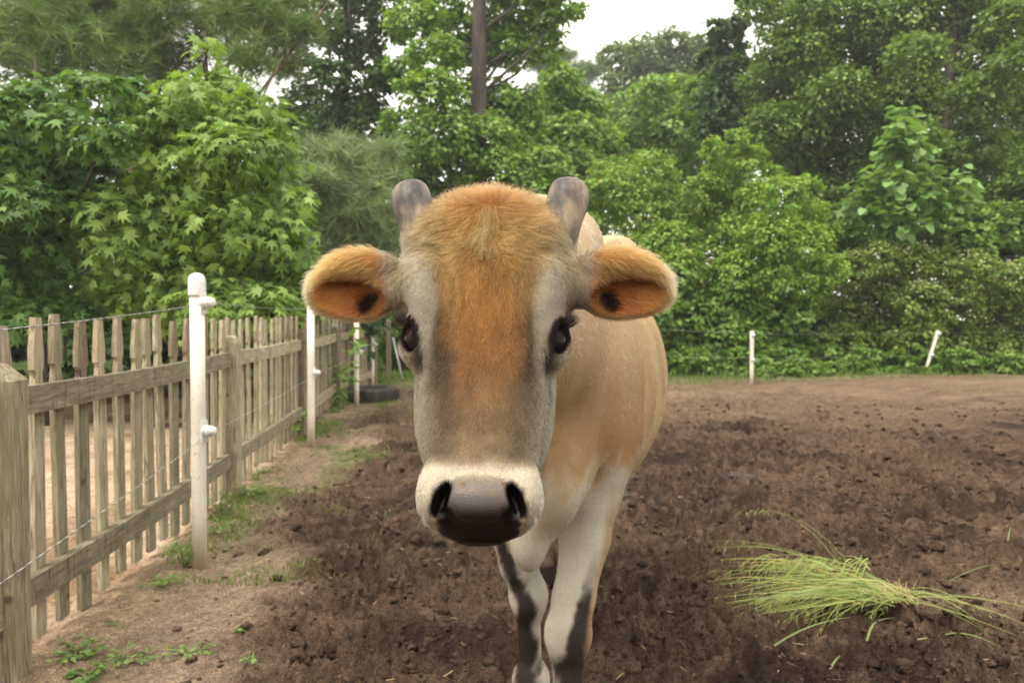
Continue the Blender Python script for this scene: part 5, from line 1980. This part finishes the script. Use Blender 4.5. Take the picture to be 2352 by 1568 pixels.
m_hair, ns, ls, b = material("cow_hair")
a1 = ns.new("ShaderNodeAttribute")
a1.attribute_name = "tint"
hb = ns.new("ShaderNodeBsdfHairPrincipled")
hb.parametrization = 'COLOR'
hb.inputs["Roughness"].default_value = .42
hb.inputs["Radial Roughness"].default_value = .6
hb.inputs["Coat"].default_value = 0.0
hb.inputs["IOR"].default_value = 1.28
ls.new(a1.outputs["Color"], hb.inputs["Color"])
ls.new(hb.outputs[0], ns["Material Output"].inputs["Surface"])

cow = obj("cow", mesh("cow", CV, CF, m_skin, True, cols=c_col * KCOAT, attrs={"wet": c_wet}))
tag(cow, "fawn cow with stub horns and dark nose walking straight up to the camera", "cow")


def make_hair(name, tri, w, count, seed, len_k=1.0, tone=1.0, wid=.00042, var=.95, npt=5):
    g = np.random.default_rng(seed)
    cum = np.cumsum(w)
    ti = np.searchsorted(cum, g.random(count) * cum[-1])
    tr = tri[np.minimum(ti, len(tri) - 1)]
    r1, r2 = np.sqrt(g.random(count)), g.random(count)
    B = np.stack([1 - r1, r1 * (1 - r2), r1 * r2], 1)
    mixv = lambda A: (A[tr] * (B[:, :, None] if A.ndim == 2 else B)).sum(1)
    P, N = mixv(CV), mixv(CN)
    N /= np.linalg.norm(N, axis=1)[:, None] + 1e-9
    fl, ln, lf, cc = mixv(c_flow), mixv(c_len), mixv(c_lift), mixv(c_col)
    fl = fl + .22 * g.normal(size=fl.shape)
    fl -= N * (fl * N).sum(1)[:, None]
    fl /= np.linalg.norm(fl, axis=1)[:, None] + 1e-9
    ln = ln * len_k * (.65 + .6 * g.random(count))
    lf = lf * (.5 + g.random(count))
    s = np.linspace(0, 1, npt)[None, :, None]
    pts = P[:, None] - N[:, None] * .0008 + fl[:, None] * ln[:, None, None] * s + N[:, None] * (ln * lf)[:, None, None] * (1.5 * s - .75 * s * s)
    wob = g.normal(size=(count, 3)) * (ln * .10)[:, None]
    pts = pts + wob[:, None] * np.sin(s * 3.0)
    cc = cc * tone * KCOAT * (1 - .5 * var + var * g.random((count, 1))) * (1 + .06 * g.normal(size=(count, 3)))
    cc = np.where(g.random((count, 1)) < .09, cc * .45, cc)
    cu = bpy.data.hair_curves.new(name)
    cu.add_curves([npt] * count)
    cu.attributes["position"].data.foreach_set("vector", pts.astype(np.float32).ravel())
    rad = cu.attributes.get("radius") or cu.attributes.new("radius", 'FLOAT', 'POINT')
    rr = (wid * (.7 + .6 * g.random(count)))[:, None] * np.linspace(1, .15, npt)[None]
    rad.data.foreach_set("value", rr.astype(np.float32).ravel())
    ca = cu.attributes.new("tint", 'FLOAT_COLOR', 'CURVE')
    c4 = np.ones((count, 4), dtype=np.float32)
    c4[:, :3] = np.clip(cc, .002, .9)
    ca.data.foreach_set("color", c4.ravel())
    cu.materials.append(m_hair)
    return obj(name, cu, cow)


TRI = np.concatenate([CF[:, [0, 1, 2]], CF[:, [0, 2, 3]]])
ta = .5 * np.linalg.norm(np.cross(CV[TRI[:, 1]] - CV[TRI[:, 0]], CV[TRI[:, 2]] - CV[TRI[:, 0]]), axis=1)
td = c_den[TRI].mean(1)
cy_ = CV[TRI].mean(1)
isb = cy_[:, 1] > 1.47
make_hair("head_hair", TRI[~isb], (ta * td)[~isb], 150000, 5, wid=.00036)
make_hair("body_hair", TRI[isb], (ta * td * (1 + 2.2 * sstep(2.6, 1.8, cy_[:, 1])))[isb], 90000, 6, tone=.80, wid=.00034, var=.3, npt=4)

# horns
m_horn, ns, ls, b = material("horn_keratin")
tc = ns.new("ShaderNodeTexCoord")
n1_ = noise_node(ns, ls, tc.outputs["Object"], 24, 5, .6, (1, 1, .8))
n2_ = noise_node(ns, ls, tc.outputs["Object"], 150, 4, .65, (1, 1, .35))
base = ramp(ns, ls, n1_.outputs[0], [(.38, srgb(58, 53, 48)), (.5, srgb(104, 92, 80)), (.62, srgb(146, 128, 106))])
ls.new(mixc(ns, ls, .5, base.outputs[0], ramp(ns, ls, n2_.outputs[0], [(.35, .45), (.65, 1.0)]).outputs[0], 'MULTIPLY'), b.inputs["Base Color"])
b.inputs["Roughness"].default_value = .5
bump(ns, ls, n2_.outputs[0], .5, .002, b)


def horn(base, tip, r):
    base, tip = np.asarray(base, float), np.asarray(tip, float)
    ax = tip - base
    L = np.linalg.norm(ax)
    prof = [(.80, -.55), (.90, -.2), (.97, .15), (1.03, .42), (1.0, .66), (.90, .82), (.70, .93), (.40, .99), (.08, 1.0)]
    mb = MB().lathe([(p * r, h * L) for p, h in prof], 28, ax, (0, 0, 0))
    V = np.array(mb.v)
    V = V * (1 + .035 * fbm(V[:, 0] * 45, V[:, 1] * 45, V[:, 2] * 45, 3, int(abs(base[0]) * 999)))[:, None] + .0012 * np.sin(V @ (ax / L) * 700)[:, None] * 0
    return obj("horn", mesh("horn", V, mb.f, m_horn, True), cow, loc=base)


horn(at(960, 516, 1.262), at(936, 420, 1.275), .0300)["label"] = "blunt grey stub horn on the picture's left"
horn(at(1290, 516, 1.262), at(1314, 415, 1.275), .0314)["label"] = "blunt grey stub horn on the picture's right"

# eyes and lashes
m_eye, ns, ls, b = material("eye_gloss")
tc = ns.new("ShaderNodeTexCoord")
nn = noise_node(ns, ls, tc.outputs["Object"], 90, 3)
ls.new(ramp(ns, ls, nn.outputs[0], [(.3, (.004, .003, .003)), (.8, (.020, .012, .008))]).outputs[0], b.inputs["Base Color"])
b.inputs["Roughness"].default_value = .06
b.inputs["IOR"].default_value = 1.36
b.inputs["Specular IOR Level"].default_value = .12
gl = np.random.default_rng(9)
for s in (-1, 1):
    g = [(math.sin(math.pi * i / 20) * .0262, -math.cos(math.pi * i / 20) * .0262) for i in range(1, 20)]
    ec_ = HP(s * .0920, EYT, -.0555)
    eye = MB().lathe(g, 28).build("eye", m_eye, cow, True, loc=ec_)
    lash_p, lash_r = [], []
    for i in range(120):
        k = gl.random()
        q = HP(s * (.108 + .012 * k), EYT - .020 + .006 * (1 - k) - .004 * math.sin(k * 3), -.030 - .022 * k)
        d = HR * s * (.6 + .5 * k) - HA * (.55 - .1 * k) + HN * (.75 - .4 * k) + gl.normal(size=3) * .14
        d /= np.linalg.norm(d)
        L = .014 + .010 * gl.random()
        for j in range(4):
            w = j / 3
            lash_p.append(q + d * L * w - HA * .004 * w * w - ec_)
            lash_r.append(.0005 * (1 - .85 * w))
    cu = bpy.data.hair_curves.new("eyelashes")
    cu.add_curves([4] * (len(lash_p) // 4))
    cu.attributes["position"].data.foreach_set("vector", np.array(lash_p, dtype=np.float32).ravel())
    (cu.attributes.get("radius") or cu.attributes.new("radius", 'FLOAT', 'POINT')).data.foreach_set("value", np.array(lash_r, dtype=np.float32))
    ca = cu.attributes.new("tint", 'FLOAT_COLOR', 'CURVE')
    ca.data.foreach_set("color", np.tile(np.array([.01, .008, .008, 1], dtype=np.float32), len(lash_p) // 4))
    cu.materials.append(m_hair)
    obj("eyelashes", cu, eye)

# ------------------------------------------------------------------ damp air
m_haze = bpy.data.materials.new("damp_air")
m_haze.use_nodes = True
hn, hl_ = m_haze.node_tree.nodes, m_haze.node_tree.links
hn.clear()
ho = hn.new("ShaderNodeOutputMaterial")
hv_ = hn.new("ShaderNodeVolumePrincipled")
hv_.inputs["Color"].default_value = (.95, .96, .97, 1)
hv_.inputs["Density"].default_value = .0014
hv_.inputs["Anisotropy"].default_value = .35
hl_.new(hv_.outputs[0], ho.inputs["Volume"])
hz = MB().box((0, 52, 7.25), (260, 200, 17.5)).build("haze", m_haze)
tag(hz, "pale damp air between the camera and the far trees", "haze", kind="stuff")
